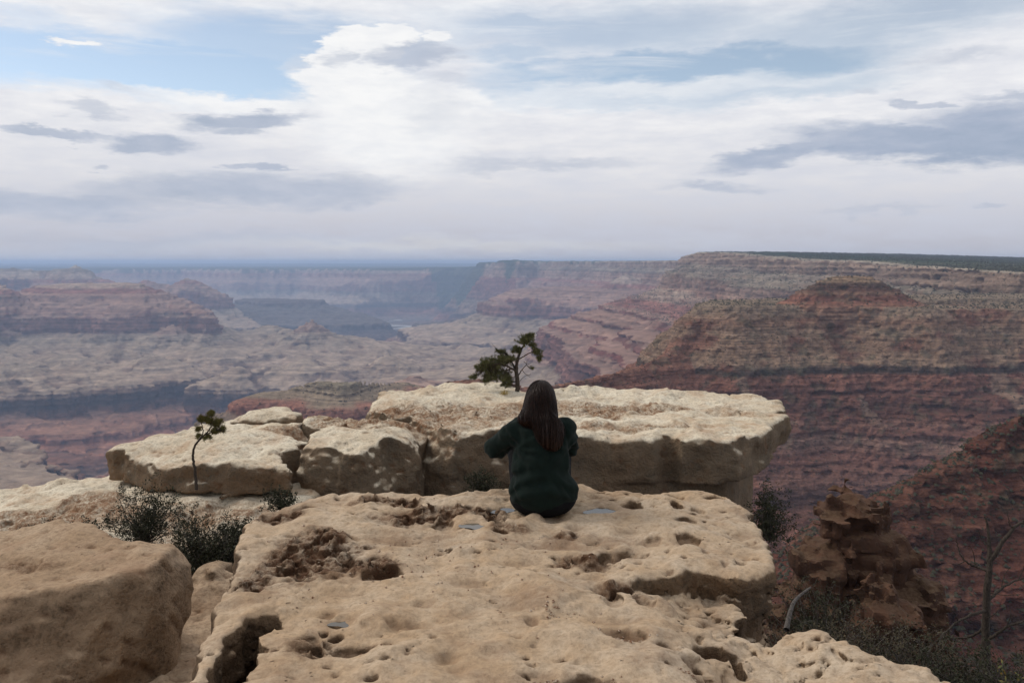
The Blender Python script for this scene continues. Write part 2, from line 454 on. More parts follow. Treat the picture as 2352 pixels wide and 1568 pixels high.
# name, polygon/line, z per point, horizontal stretch, warp amount, zone, own depth of drop profile
FEATS = [
    ('mesa', 'poly', off_poly([(98, 9300), (150, 8900), (255, 8950), (318, 8900), (330, 9500), (200, 10000), (90, 9900)]), [-235, -232, -238, -218, -222, -235, -235], 1.5, 0.7, 1),
    ('mesa_cap', 'poly', off_poly([(255, 9100), (312, 9100), (316, 9350), (262, 9400)]), [-205] * 4, 1.2, 0.3, 1),
    ('mesa_arm', 'line', off_poly([(318, 9100), (372, 8900), (440, 8600), (478, 8300)]), [-250, -340, -395, -465], 1.1, 0.7, 1),
    ('left_cone', 'line', off_poly([(-140, 9400), (-20, 8700), (15, 8500), (70, 8500)]), [-150, -190, -225, -345], 1.3, 0.6, 1),
    ('temple', 'line', off_poly([(-60, 14600), (20, 14200), (95, 14100), (150, 14000), (172, 13900), (215, 13900), (262, 13800)]), [-80, -85, -115, -75, -28, -135, -290], 1.6, 0.5, 1),
    ('red_butte', 'line', off_poly([(310, 13300), (335, 13200), (395, 13300), (428, 13000), (452, 13000), (488, 12900)]), [-320, -232, -330, -212, -250, -345], 1.2, 0.5, 1),
    ('pyramid', 'line', off_poly([(700, 8600), (716, 8500), (730, 8500)]), [-562, -528, -560], 2.2, 0.35, 1),
    ('pyramid_low', 'line', off_poly([(560, 9600), (640, 9300), (716, 9000), (850, 9200)]), [-705, -730, -640, -770], 1.2, 0.5, 1),
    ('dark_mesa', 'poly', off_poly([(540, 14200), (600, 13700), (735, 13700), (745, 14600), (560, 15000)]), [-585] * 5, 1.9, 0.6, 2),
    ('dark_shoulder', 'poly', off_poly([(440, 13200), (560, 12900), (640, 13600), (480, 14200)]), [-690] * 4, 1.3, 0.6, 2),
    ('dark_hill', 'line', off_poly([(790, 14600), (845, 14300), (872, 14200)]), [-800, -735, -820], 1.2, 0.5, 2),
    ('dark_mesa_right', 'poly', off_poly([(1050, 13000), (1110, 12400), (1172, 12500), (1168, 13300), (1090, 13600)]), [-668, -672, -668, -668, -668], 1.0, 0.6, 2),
    ('massif', 'line', off_poly([(1395, 12300), (1440, 11000), (1475, 10600), (1560, 10300)]), [-250, -138, -190, -150], 1.4, 0.7, 1),
    ('massif_bench', 'poly', off_poly([(1170, 11600), (1220, 10900), (1400, 10300), (1520, 9800), (1560, 10800), (1330, 12300), (1200, 12400)]), [-355, -345, -330, -320, -300, -320, -350], 1.5, 1.0, 1),
    ('north_platform', 'poly', off_poly([(-500, 5700), (-20, 5750), (120, 6000), (240, 6200), (290, 7000), (360, 7700), (470, 7150), (640, 7350), (780, 7600), (880, 8050), (910, 8600), (860, 9400), (620, 9900), (480, 12000), (-600, 12500)]),
        [-868] * 15, 1.0, 1.7, 1),
    ('second_platform', 'poly', off_poly([(560, 6450), (700, 6150), (860, 6350), (1000, 6500), (1080, 7000), (1300, 7300), (1290, 8400), (1010, 8100), (800, 7300), (640, 7000)]), [-872] * 10, 1.0, 1.3, 1),
    ('far_platform', 'poly', off_poly([(960, 9800), (1150, 9300), (1350, 9500), (1350, 10800), (1120, 11600), (980, 10900)]), [-960] * 6, 1.0, 1.6, 1),
    ('spur', 'line', off_poly([(478, 8300), (462, 8050), (445, 7750), (455, 7550)]), [-480, -650, -735, -830], 1.5, 0.5, 1),
    ('spur', 'line', off_poly([(240, 8800), (215, 8200), (250, 7600), (235, 7200)]), [-500, -690, -770, -845], 1.6, 0.5, 1),
    ('spur', 'line', off_poly([(90, 9000), (60, 8200), (30, 7200), (60, 6500)]), [-480, -660, -765, -850], 1.6, 0.5, 1),
    ('spur', 'line', off_poly([(-60, 8000), (-20, 7000), (18, 6500)]), [-500, -700, -790], 1.5, 0.4, 1),
    ('spur', 'line', off_poly([(710, 8400), (640, 7900), (620, 7600)]), [-640, -790, -850], 1.6, 0.4, 1),
    ('spur', 'line', off_poly([(730, 8400), (800, 8200), (860, 8100)]), [-640, -790, -850], 1.6, 0.4, 1),
    ('spur', 'line', off_poly([(620, 8400), (640, 7900), (700, 7700)]), [-770, -820, -850], 1.6, 0.4, 1),
    ('bench', 'poly', off_poly([(-500, 5300), (60, 5400), (200, 5500), (420, 6100), (600, 6700), (800, 7000), (900, 7500), (600, 9000), (-500, 8500)]), [-1020] * 9, 1.0, 1.9, 1),
    ('bench', 'poly', off_poly([(-500, 5000), (40, 4950), (90, 5080), (230, 5150), (420, 5350), (520, 5900), (800, 6500), (600, 9000), (-500, 8500)]), [-1112] * 9, 1.0, 1.6, 1),
    ('low_hill', 'line', off_poly([(900, 4700), (955, 4500), (1010, 4500)]), [-640, -556, -650], 1.6, 0.5, 1),
    ('shelf', 'poly', off_poly([(-900, 4700), (-80, 4500), (30, 4560), (72, 4330), (100, 4120), (84, 3950), (170, 3800), (150, 3600), (120, 3200), (-100, 2500), (-900, 2500)]), [-866] * 11, 1.0, 0.55, 1),
    ('round_ridge', 'line', off_poly([(610, 2640), (690, 2650), (790, 2560), (860, 2700), (940, 2900)]), [-352, -345, -334, -352, -382], 1.15, 0.35, 4),
]
CONES = [(716, 8500, -528, .66, -870), (621, 9500, -640, .30, -860), (955, 4500, -560, .34, -860), (30, 6300, -680, .34, -860), (181, 6500, -716, .28, -860), (430, 13000, -205, .55, -420), (335, 13200, -232, .6, -420), (172, 13900, -22, .66, -330), (28, 14100, -66, .3, -260), (1440, 10900, -128, .5, -360), (1236, 10900, -300, .35, -420), (560, 8200, -760, .25, -860), (420, 7600, -745, .30, -860), (120, 7300, -720, .3, -860), (300, 7500, -770, .28, -860), (840, 8900, -790, .2, -860), (1110, 8000, -800, .25, -868), (1250, 7900, -770, .25, -868)]
CONES += [(-8, 8700, -178, .62, -640), (262, 7300, -675, .46, -866), (470, 7500, -690, .44, -866), (604, 7700, -745, .36, -866), (360, 6900, -765, .38, -866), (84, 6700, -690, .44, -866), (150, 8300, -600, .5, -866), (395, 8250, -560, .55, -866), (208, 9200, -192, .35, -240), (660, 9000, -650, .40, -866), (1190, 8600, -700, .40, -868), (1320, 9300, -640, .45, -868), (980, 10200, -800, .4, -1000)]
_cr = np.random.default_rng(21)
for _ in range(22):
    CONES.append((float(_cr.uniform(-60, 900)), float(_cr.uniform(6300, 9300)), float(-868 + _cr.uniform(50, 200)), float(_cr.uniform(.30, .50)), -866))
for _ in range(14):
    CONES.append((float(_cr.uniform(900, 1450)), float(_cr.uniform(6000, 9500)), float(-868 + _cr.uniform(25, 90)), float(_cr.uniform(.24, .38)), -866))
for _ in range(16):
    CONES.append((float(_cr.uniform(-60, 620)), float(_cr.uniform(5200, 6400)), float(-1110 + _cr.uniform(30, 110)), float(_cr.uniform(.3, .45)), -1150))
KFEATS = [
    ('promontory', 'poly', off_poly([(1602, 1900), (1700, 1830), (1830, 1880), (1850, 1950), (2000, 1900), (2120, 1840), (2250, 1880), (2420, 1850), (3600, 1700), (3600, 2300), (2300, 2400), (1900, 2300), (1640, 2150)]),
        [-88, -87, -90, -92, -94, -92, -96, -94, -94, -80, -80, -86, -88], 0.78, 1.0, 3),
    ('nose', 'line', off_poly([(1602, 1880), (1560, 1800), (1500, 1720), (1400, 1600), (1290, 1480), (1200, 1400), (1100, 1340), (1020, 1340)]), [-95, -160, -185, -196, -198, -190, -170, -176], 0.8, 0.5, 8),
    ('spur', 'line', off_poly([(2900, 700), (2500, 690), (2352, 680), (2200, 640), (2080, 600), (1960, 560), (1885, 530)]), [-60, -98, -112, -135, -150, -166, -178], 0.9, 0.5, 5),
]
BUTTE = off_poly([(1850, 1990), (1880, 1965), (1985, 1945), (2040, 1955), (2052, 2060), (1900, 2080)])
RIMPOLY = [(-400, -300), (-60, -10), (-14, 6), (-9, 10.5), (-6, 12.8), (-2.5, 14.5), (-1, 16), (2.4, 15.6), (3.0, 14), (2.4, 12.6), (1.3, 10), (1.0, 6), (1.6, 2.6), (9, -4), (60, -40), (400, -300)]
RIVER = [PP_(a, b, -1200) for a, b in [(948, 736.5), (924, 736.5), (904, 737), (880, 744), (895, 748.3), (929, 749.5), (947, 752.6), (921, 754), (897, 758), (884, 761.5), (897, 766), (917, 767.5), (950, 769), (990, 774), (1040, 785)]]
NS = np.array([-1e5, 0, 1.2, 4, 50, 150, 400, 700, 1200, 1900, 2600, 3400, 1e5])
NZ = np.array([-3.3, -3.3, -9, -30, -105, -215, -345, -520, -760, -880, -1000, -1260, -1500])

def height(x, y, fine=True):
    x = np.asarray(x, np.float64); y = np.asarray(y, np.float64)
    r = np.hypot(x, y)
    far = smooth(r, 900, 3500)
    # wandering of all contours: alcoves, side canyons, scallops
    w1 = rid2(x / 2300 + 3, y / 2300, 3, 11) - 0.5
    w2 = rid2(x / 620, y / 620 + 9, 3, 21) - 0.5
    w3 = fbm2(x / 170, y / 170, 2, 31)
    w4 = 0.5 * pn2(x / 60, y / 60, 41)
    w5 = 0.4 * fbm2(x / 240, y / 240 + 4, 2, 45)
    warp_far = -(230 * w1 + 190 * w2 + 80 * w5) + 22 * w3
    warp_near = -(70 * (rid2(x / 330, y / 330 + 9, 2, 25) - 0.5)) - 30 * (rid2(x / 105, y / 150 + 3, 2, 27) - 0.5) + 8 * w3
    H = np.full(x.shape, -1e9); Z = np.zeros(x.shape, np.int8); S = np.zeros(x.shape)
    d, z0 = sd_poly(x, y, MAIN, MAINZ)
    amp = 0.25 + 0.75 * smooth(d, 0, 900)
    s = (d + warp_far * amp * lerp(0.45, 1.0, smooth(r, 3500, 9000))) / lerp(1.9, 1.0, smooth(r, 6500, 8500))
    inside = np.clip(-s, 0, None)
    right = (x > 0) & (r < 9000)
    tilt = np.where(right, np.clip(-28 + 0.029 * (y - 2600) - 0.028 * (x - 1463), -60, 74) , z0)
    t = smooth(inside, 0, 500)
    h = strat(s) + lerp(z0, tilt, t) * np.exp(-np.clip(s, 0, None) / 500) + np.where(s < 0, 2.5 * w3, 0)
    H = h; S = s; Z[:] = 0
    for nm, kind, pts, zs, k, wa, zone in FEATS:
        xs = [p[0] for p in pts]; ys = [p[1] for p in pts]
        m = (x > min(xs) - 4200) & (x < max(xs) + 4200) & (y > min(ys) - 4200) & (y < max(ys) + 4200)
        if not m.any(): continue
        xm, ym = x[m], y[m]
        d, z0 = sd_poly(xm, ym, pts, zs) if kind == 'poly' else d_line(xm, ym, pts, zs)
        s0 = inv(z0)
        wv = warp_far[m] * wa * (0.12 + 0.88 * smooth(d, 0, 700 if kind == 'poly' else 1300))
        dd = d + wv
        if kind == 'line': dd = d + wv * smooth(d, 0, 250)
        s = s0 + np.clip(dd, 0, None) / k
        h = np.where(dd < 0, z0 + 3 * w3[m] + 0.03 * (-dd).clip(0, 500), np.minimum(z0, strat(s)))
        if nm.endswith('platform') or nm == 'shelf': h = h + np.where(dd < 0, 34 * smooth(-dd, 60, 500) * np.clip(1.2 * w5[m] + w2[m] + 0.5, 0, 2), 0)
        hm = H[m]; up = h > hm
        H[m] = np.where(up, h, hm); zz = Z[m]; zz[up] = zone; Z[m] = zz; ss = S[m]; ss[up] = s[up]; S[m] = ss
    # peaked hills: straight flanks furrowed by gullies
    for px, D, zt, sl, zb in CONES:
        cx, cy = PX(px, D)
        m = (np.abs(x - cx) < 1500) & (np.abs(y - cy) < 1500)
        if not m.any(): continue
        dd = np.hypot(x[m] - cx, y[m] - cy)
        an = np.arctan2(y[m] - cy, x[m] - cx)
        fur = (rid2(an * 1.6 + px, dd / 900, 2, 171) - 0.5) * smooth(dd, 0, 250)
        hc = zt - sl * dd * (1 + 0.28 * fur) + 0.10 * sl * np.clip(dd - 250, 0, 1e9)
        hc = np.where(hc > zb, hc, -1e9)
        hm = H[m]; up = hc > hm; H[m] = np.where(up, hc, hm); zz = Z[m]; zz[up] = 1; Z[m] = zz; ss = S[m]; ss[up] = 500; S[m] = ss
    dr, _ = d_line(x, y, RIVER, [0] * len(RIVER))
    H = np.where((r > 9000) & (r < 26000), np.minimum(H, -1208 + 0.10 * np.clip(dr - 350, 0, 1e9) + 1.6 * np.clip(dr - 900, 0, 1e9) + 10 * (w3 + 0.5) * smooth(dr, 150, 500)), H)
    H = np.maximum(H, -1212 + 6 * w3)
    for nm, kind, pts, zs, k, wa, zone in KFEATS:
        d, z0 = sd_poly(x, y, pts, zs) if kind == 'poly' else d_line(x, y, pts, zs)
        s0 = kinv(z0)
        wv = warp_near * wa * (0.3 + 0.7 * smooth(d, 0, 300))
        if kind == 'line': wv = wv * smooth(d, 0, 120)
        dd = d + wv
        s = s0 + np.clip(dd, 0, None) / k
        h = np.minimum(z0 + np.where(dd < 0, 1.0 * w3, 0), np.interp(s, KS, KZ) + np.maximum(z0 + 90, 0) * np.exp(-s / 100))
        up = h > H
        H = np.where(up, h, H); Z[up] = zone; S = np.where(up, s, S)
    # butte on the promontory: stacked ledges
    d = sd_poly(x, y, BUTTE) + 9 * w3 - 5 * w4
    BS = np.array([-60, -34, -30, -16, -13, -2, 1, 14, 17, 28, 31, 46, 56, 75]); BZ = np.array([-29, -32, -38, -41, -50, -53, -58, -61, -68, -72, -79, -84, -90, -96])
    h = np.interp(d, BS, BZ); h = np.where(d < 75, h, -1e9)
    up = h > H; H = np.where(up, h, H); Z[up] = 6
    d2 = sd_poly(x, y, off_poly([(1858, 1960), (1885, 1945), (1890, 2010), (1862, 2010)])) + 4 * w3
    h = np.interp(d2, [-8, 0, 4, 12, 16, 30], [-48, -52, -62, -66, -76, -92]); h = np.where(d2 < 30, h, -1e9)
    up = h > H; H = np.where(up, h, H); Z[up] = 6
    # the rim we stand on
    d = sd_poly(x, y, RIMPOLY)
    drim = d
    d = d + 0.9 * fbm2(x / 3.0, y / 3.0, 3, 93) * smooth(d, 0, 2) + np.clip(d, 0, 60) * 0.35 * w4 + np.clip(d - 20, 0, 200) * 0.2 * w3
    h = np.interp(d, NS, NZ)
    up = h > H; H = np.where(up, h, H); Z[up] = 7
    rel = (Z == 1) & (H > -866) & (H < -640)
    H = H + np.where(rel, smooth(-H, 640, 700) * (26 * (rid2(x / 760 + 2, y / 760, 2, 87) - 0.55) + 10 * (rid2(x / 250, y / 250, 2, 88) - 0.5) - 30 * smooth(rid2(x / 560, y / 560, 3, 89), .66, .95)), 0)
    # a spine of rock out from the rim, under the ochre outcrop
    d, z0 = d_line(x, y, [(19.5, 54), (22.5, 58), (34, 63), (60, 66)], [-19, -24, -46, -80])
    h = z0 - 1.6 * np.clip(d - 2.0, 0, 1e9) + 0.8 * fbm2(x / 3, y / 3, 3, 97)
    up = h > H; H = np.where(up, h, H); Z[up] = 7
    # relief of its own: gullies on the slopes, small ledges
    g = rid2(x / 230 + 0.3 * w3, y / 230, 3, 61) - 0.35
    slope_band = smooth(-H, 600, 700) * (1 - smooth(-H, 840, 868)) + smooth(-H, 960, 1000) + smooth(-H, 260, 300) * 0.4
    H = H + far * np.clip(slope_band, 0, 1) * 22 * g * (Z != 7)
    nr = np.isin(Z, (3, 5, 6, 8))
    g2 = rid2(x / 75, y / 75, 4, 71) - 0.35
    H = H + np.where(nr, 4.0 * g2 * smooth(-H, 95, 130), 0)
    # ledges: sharpened steps every 9 to 20 m
    zz = H + 5 * fbm2(x / 400, y / 400, 2, 81)
    def steps(z, per, a):
        q = z / per; f = q - np.floor(q)
        return a * per * (smooth(f, 0.35, 0.65) - f)
    st = np.where(nr, (0.45 + 0.55 * smooth(-H, 195, 215)) * (steps(zz, 13.0, 0.6) + steps(zz + 3, 4.7, 0.3)), steps(zz, 31.0, 0.7) * (Z != 4) * smooth(r, 1500, 3000) * (H > -1190) * (1 - 1.0 * smooth(-H, 640, 680) * (1 - smooth(-H, 880, 900))))
    flat = smooth(S, -1, 10) if True else 1
    H = H + np.where((Z == 7), 0, st * np.where(nr, smooth(-H, 96, 104), flat))
    H = H + np.where(Z == 7, 0.25 * np.clip(drim, 0, 12) / 4 * fbm2(x / 9, y / 9, 4, 91), (0.3 + 0.00035 * r) * (1 - 0.7 * smooth(-H, 640, 700) * (1 - smooth(-H, 880, 900))) * fbm2(x / (12 + r / 160), y / (12 + r / 160), 3, 95) * smooth(r, 300, 900))
    return H, Z, S

def build_grid(azs, fine_r, nr, fn, coarse=3, blur=3, wlog=300.0):
    """rows spaced so that steep ground gets as many vertices as it needs"""
    ca = azs[::coarse]
    T, RR = np.meshgrid(ca, fine_r, indexing='ij')
    h = fn(T * RR, RR)
    sy = h / RR * FPX
    den = np.abs(np.diff(sy, axis=1)) + wlog * np.abs(np.diff(np.log(RR), axis=1))
    # what is hidden behind nearer ground needs little
    run = np.maximum.accumulate(sy, axis=1)
    hid = (sy[:, 1:] < run[:, 1:] - 6)
    den = np.where(hid, den * 0.22, den)
    kern = np.hanning(2 * blur + 3)[1:-1]; kern /= kern.sum(); p = len(kern) // 2
    dp = np.pad(den, ((p, p), (0, 0)), mode='edge')
    den = sum(kern[q] * dp[q:q + den.shape[0]] for q in range(len(kern)))
    kern = np.ones(7) / 7
    dp = np.pad(den, ((0, 0), (3, 3)), mode='edge')
    den = sum(kern[q] * dp[:, q:q + den.shape[1]] for q in range(7))
    cum = np.concatenate([np.zeros((len(ca), 1)), np.cumsum(den, axis=1)], 1); cum /= cum[:, -1:]
    rows = np.stack([np.interp(np.linspace(0, 1, nr), cum[i], fine_r) for i in range(len(ca))])
    out = np.stack([np.interp(azs, ca, rows[:, j]) for j in range(nr)], 1)
    return out


def polar_nets(us, rs, dv, fn, vmin=-1010.0, margin=28.0):
    """mesh of the ground on a grid of bearing, distance and elevation angle: steep faces get as many vertices as flat ones"""
    U_, R_ = np.meshgrid(us, rs, indexing='ij')
    H, Z, S = fn(U_ * R_, R_)
    h = H / R_ * FPX / dv
    nu, nr = h.shape
    run = np.maximum.accumulate(h, axis=1)
    run = np.concatenate([np.full((nu, 1), -1e9), run[:, :-1]], 1)
    for s_ in (1, 2, 3, 4): run[s_:] = np.minimum(run[s_:], run[:-s_]); run[:-s_] = np.minimum(run[:-s_], run[s_:])
    c4 = np.stack([h[:-1, :-1], h[1:, :-1], h[:-1, 1:], h[1:, 1:]])
    lo = np.maximum(run[:-1, :-1] - margin / dv, vmin / dv)
    kmin = np.floor(np.maximum(c4.min(0), lo)).astype(int); kmax = np.floor(c4.max(0)).astype(int)
    n = np.where(c4.max(0) >= lo, kmax - kmin + 1, 0)
    start = np.concatenate([[0], np.cumsum(n.ravel())])[:-1].reshape(n.shape); tot = int(n.sum())
    ci, cj = np.nonzero(n > 0); cn = n[ci, cj]
    I = np.repeat(ci, cn); J = np.repeat(cj, cn)
    K = np.arange(tot) - np.repeat(start[ci, cj], cn) + np.repeat(kmin[ci, cj], cn)
    acc = np.zeros((tot, 3)); cnt = np.zeros(tot)
    def add(m, a, b, c):
        acc[:, 0] += np.where(m, a, 0); acc[:, 1] += np.where(m, b, 0); acc[:, 2] += np.where(m, c, 0); cnt[:] += m
    for a in (0, 1):
        for b in (0, 1):
            hc = h[I + a, J + b]; add(np.floor(hc) == K, a, b, hc - K)
    for b in (0, 1):
        h0, h1 = h[I, J + b], h[I + 1, J + b]; g0, g1 = h[I + b, J], h[I + b, J + 1]
        for c in (0, 1):
            m = (h0 >= K + c) != (h1 >= K + c); add(m, (K + c - h0) / np.where(m, h1 - h0, 1), b, c)
            m = (g0 >= K + c) != (g1 >= K + c); add(m, b, (K + c - g0) / np.where(m, g1 - g0, 1), c)
    cnt = np.maximum(cnt, 1)
    a = I + acc[:, 0] / cnt; b = J + acc[:, 1] / cnt; c = (K + acc[:, 2] / cnt) * dv
    u = np.interp(a, np.arange(nu), us); r = np.exp(np.interp(b, np.arange(nr), np.log(rs)))
    P_ = np.stack([u * r, r, c * r / FPX], -1)
    ri = np.clip(np.round(a).astype(int), 0, nu - 1); rj = np.clip(np.round(b).astype(int), 0, nr - 1)
    def vid(i, j, k):
        ok = (i >= 0) & (j >= 0) & (i < nu - 1) & (j < nr - 1)
        i2, j2 = np.clip(i, 0, nu - 2), np.clip(j, 0, nr - 2)
        ok &= (n[i2, j2] > 0) & (k >= kmin[i2, j2]) & (k <= kmax[i2, j2])
        return np.where(ok, start[i2, j2] + k - kmin[i2, j2], -1)
    i, j = np.meshgrid(np.arange(nu), np.arange(nr), indexing='ij'); i = i.ravel(); j = j.ravel(); k = np.floor(h[i, j]).astype(int)
    F_ = [np.stack([vid(i - 1, j - 1, k), vid(i, j - 1, k), vid(i, j, k), vid(i - 1, j, k)], 1)]
    for ax in (0, 1):
        h0 = h[:-1, :] if ax == 0 else h[:, :-1]; h1 = h[1:, :] if ax == 0 else h[:, 1:]
        f0 = np.floor(np.minimum(h0, h1)).astype(int); f1 = np.floor(np.maximum(h0, h1)).astype(int)
        f0 = np.maximum(f0, int(vmin / dv)); m = np.maximum(f1 - f0, 0)
        i, j = np.nonzero(m > 0); q = m[i, j]
        st = np.cumsum(q) - q
        L = np.arange(int(q.sum())) - np.repeat(st, q) + np.repeat(f0[i, j], q) + 1
        fl = np.repeat((h0[i, j] > h1[i, j]), q); i = np.repeat(i, q); j = np.repeat(j, q)
        if ax == 0: fq = np.stack([vid(i, j - 1, L - 1), vid(i, j, L - 1), vid(i, j, L), vid(i, j - 1, L)], 1)
        else: fq = np.stack([vid(i, j, L - 1), vid(i - 1, j, L - 1), vid(i - 1, j, L), vid(i, j, L)], 1)
        fq[~fl] = fq[~fl][:, ::-1]
        F_.append(fq)
    F_ = np.concatenate(F_); F_ = F_[(F_ >= 0).all(1)]
    return P_, F_, Z[ri, rj], S[ri, rj]
azs = np.concatenate([-np.linspace(.66, 1.5, 30)[::-1], np.linspace(-0.60, 0.60, 820), np.linspace(.66, 1.5, 30)])
lr = np.concatenate([np.linspace(math.log(420), math.log(1150), 56)[:-1], np.linspace(math.log(1150), math.log(19500), 370)[:-1], np.linspace(math.log(19500), math.log(26000), 26)[:-1], np.linspace(math.log(26000), math.log(60000), 10)])
TP, TF, TZ, TS = polar_nets(azs, np.exp(lr), 3.1, height)
# the rim close by, as a plain grid
ga_ = np.concatenate([-np.linspace(0.66, 4, 30)[::-1], np.linspace(-0.64, 0.64, 240), np.linspace(0.66, 4, 30)])
gr_ = build_grid(ga_, np.exp(np.linspace(math.log(1.0), math.log(430), 900)), 220, lambda a, b: height(a, b)[0], coarse=3, blur=2)
GX = ga_[:, None] * gr_; GY = gr_; GH, GZ, GS = height(GX, GY)
n0 = len(TP)
TP = np.concatenate([TP, np.stack([GX, GY, GH], -1).reshape(-1, 3)]); TF = np.concatenate([TF, grid_faces(*GX.shape)[:, ::-1] + n0])
TZ = np.concatenate([TZ, GZ.ravel()]); TS = np.concatenate([TS, GS.ravel()])
def palette(x, y, z, Z, S, nz):
    rise = np.clip(-28 + 0.029 * (y - 2600) - 0.028 * (x - 1463), 0, 74)
    z = np.where((Z == 0) & (x > 0) & (y > 2000) & (y < 17000), z - np.where(y > 9000, 24, rise) * smooth(z, -200, 0) - 3, z)
    n1 = fbm2(x / 500, y / 500, 3, 101); n2 = fbm3(x / 90, y / 90, z / 60, 3, 111); n3 = fbm3(x / 25, y / 25, z / 22, 3, 117)
    zz = z + 7 * n1 + 3 * n2
    K = [(-2000, (.075, .06, .06)), (-1215, (.10, .075, .07)), (-1200, (.21, .16, .13)), (-1130, (.24, .13, .09)), (-1080, (.36, .16, .10)), (-1020, (.33, .17, .11)), (-965, (.24, .14, .10)),
         (-950, (.11, .075, .06)), (-892, (.13, .09, .07)), (-882, (.35, .265, .19)), (-790, (.38, .285, .20)), (-690, (.30, .25, .18)), (-645, (.28, .22, .16)),
         (-636, (.27, .15, .115)), (-510, (.33, .19, .145)), (-500, (.26, .14, .11)), (-455, (.29, .13, .10)), (-400, (.30, .16, .12)), (-330, (.27, .12, .09)),
         (-260, (.32, .15, .11)), (-245, (.38, .26, .19)), (-145, (.42, .32, .24)), (-135, (.27, .21, .15)), (-85, (.30, .24, .18)), (-75, (.40, .32, .24)), (-6, (.42, .34, .26)), (0, (.10, .11, .06)), (100, (.06, .08, .045))]
    kz = np.array([a for a, b in K]); kc = np.array([b for a, b in K])
    c = np.stack([np.interp(zz, kz, kc[:, i]) for i in range(3)], -1)
    # thin beds
    bed = pn2(zz / 9.0, 0.3 * n1 + 4, 121) + 0.6 * pn2(zz / 3.3, 0.3 * n1, 122)
    c = c * (1 + 0.34 * bed + 0.10 * n1)[..., None]
    blot = smooth(fbm2(x / 330, y / 330, 4, 161), 0.05, 0.5)[..., None]
    c = lerp(c, c * np.array([.70, .60, .56]), 0.6 * blot)
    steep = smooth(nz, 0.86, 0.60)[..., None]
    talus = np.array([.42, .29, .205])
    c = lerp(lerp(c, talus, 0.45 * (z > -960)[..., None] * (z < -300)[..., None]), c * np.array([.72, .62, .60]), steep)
    main_top = (Z == 0) & (S < -8)
    green = np.array([.045, .062, .036]); pale = np.array([.30, .25, .18])
    k = (main_top * smooth(-S, 8, 50))[..., None]
    c = lerp(c, green * (1 + 0.25 * n2[..., None]), k * (0.86 + .14 * np.clip(n3, -1, 1))[..., None])
    # cloud shadow over the mesas near the river, painted in as dark basalt colour
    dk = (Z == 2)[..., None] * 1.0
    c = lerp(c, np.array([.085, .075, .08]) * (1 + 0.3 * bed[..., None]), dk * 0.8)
    wash = (smooth(rid2(x / 560, y / 560, 3, 89), .66, .95) * (z < -690) * (z > -900))[..., None]
    c = lerp(c, c * np.array([.58, .52, .52]), wash)
    # near red wall
    K = [(-2000, (.13, .06, .045)), (-700, (.13, .06, .045)), (-460, (.17, .07, .05)), (-400, (.20, .09, .06)), (-392, (.12, .06, .045)), (-372, (.22, .11, .08)), (-338, (.20, .09, .065)), (-318, (.26, .15, .11)), (-303, (.17, .075, .055)), (-291, (.24, .12, .085)),
         (-280, (.19, .08, .055)), (-266, (.12, .06, .045)), (-254, (.23, .10, .07)), (-243, (.14, .065, .05)), (-232, (.25, .11, .075)), (-217, (.27, .12, .08)), (-213, (.10, .065, .05)), (-203, (.12, .08, .06)), (-198, (.31, .20, .13)),
         (-160, (.27, .165, .105)), (-140, (.31, .20, .13)), (-120, (.25, .14, .09)), (-104, (.32, .215, .145)), (-92, (.27, .19, .13)), (-60, (.25, .2, .14))]
    kz = np.array([a for a, b in K]); kc = np.array([b for a, b in K])
    zk = z + 5 * n1 + 2.5 * n2
    ck = np.stack([np.interp(zk, kz, kc[:, i]) for i in range(3)], -1)
    bed = pn2(zk / 4.0, 0.4 * n1 + 4, 131) + 0.8 * pn2(zk / 1.5, 0.3 * n1 + 1, 132)
    ck = ck * (1 + 0.30 * bed)[..., None]
    # red stain patches and pale talus cones
    a = smooth(fbm3(x / 70, y / 120, zk / 45, 4, 141), 0.0, 0.5)[..., None] * ((zk > -205) & (zk < -95))[..., None]
    ck = lerp(ck, np.array([.21, .088, .058]), a * 0.8)
    fan = smooth(pn2(x / 38, y / 300, 151) + 0.35 * n2, 0.28, 0.5) * smooth(zk, -330, -240) * (zk < -214)
    ck = lerp(ck, np.array([.33, .22, .15]), (fan * 0.7)[..., None])
    ck = lerp(ck, ck.mean(-1, keepdims=True) * np.array([1.14, .98, .88]), 0.12)
    near = np.isin(Z, (3, 8))[..., None]
    c = np.where(near, ck, c)
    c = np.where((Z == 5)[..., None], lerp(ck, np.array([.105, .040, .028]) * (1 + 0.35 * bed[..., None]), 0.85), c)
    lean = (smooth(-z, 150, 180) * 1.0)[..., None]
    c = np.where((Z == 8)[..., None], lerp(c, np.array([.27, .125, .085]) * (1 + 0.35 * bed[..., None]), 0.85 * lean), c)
    # butte: tan cap, dark band, red foot
    K = [(-100, (.31, .18, .12)), (-84, (.24, .11, .075)), (-72, (.22, .10, .07)), (-66, (.30, .18, .12)), (-60, (.14, .075, .055)), (-46, (.13, .08, .06)), (-41, (.30, .2, .13)), (-29, (.34, .22, .14))]
    kz = np.array([a for a, b in K]); kc = np.array([b for a, b in K])
    cb = np.stack([np.interp(z + 2 * n2, kz, kc[:, i]) for i in range(3)], -1)
    cb = cb * (1 + 0.35 * (pn2(z / 1.6, n1, 135) + 0.5 * pn2(z / 0.7, n1, 136)))[..., None]
    c = np.where((Z == 6)[..., None], cb, c)
    # rounded ridge at mid distance: scrubby tan top, red and grey face below
    K = [(-600, (.24, .17, .12)), (-440, (.25, .18, .13)), (-430, (.30, .2, .14)), (-418, (.30, .13, .09)), (-392, (.33, .16, .11)), (-384, (.30, .22, .15)), (-330, (.27, .22, .15))]
    kz = np.array([a for a, b in K]); kc = np.array([b for a, b in K])
    cr = np.stack([np.interp(z + 9 * n2, kz, kc[:, i]) for i in range(3)], -1)
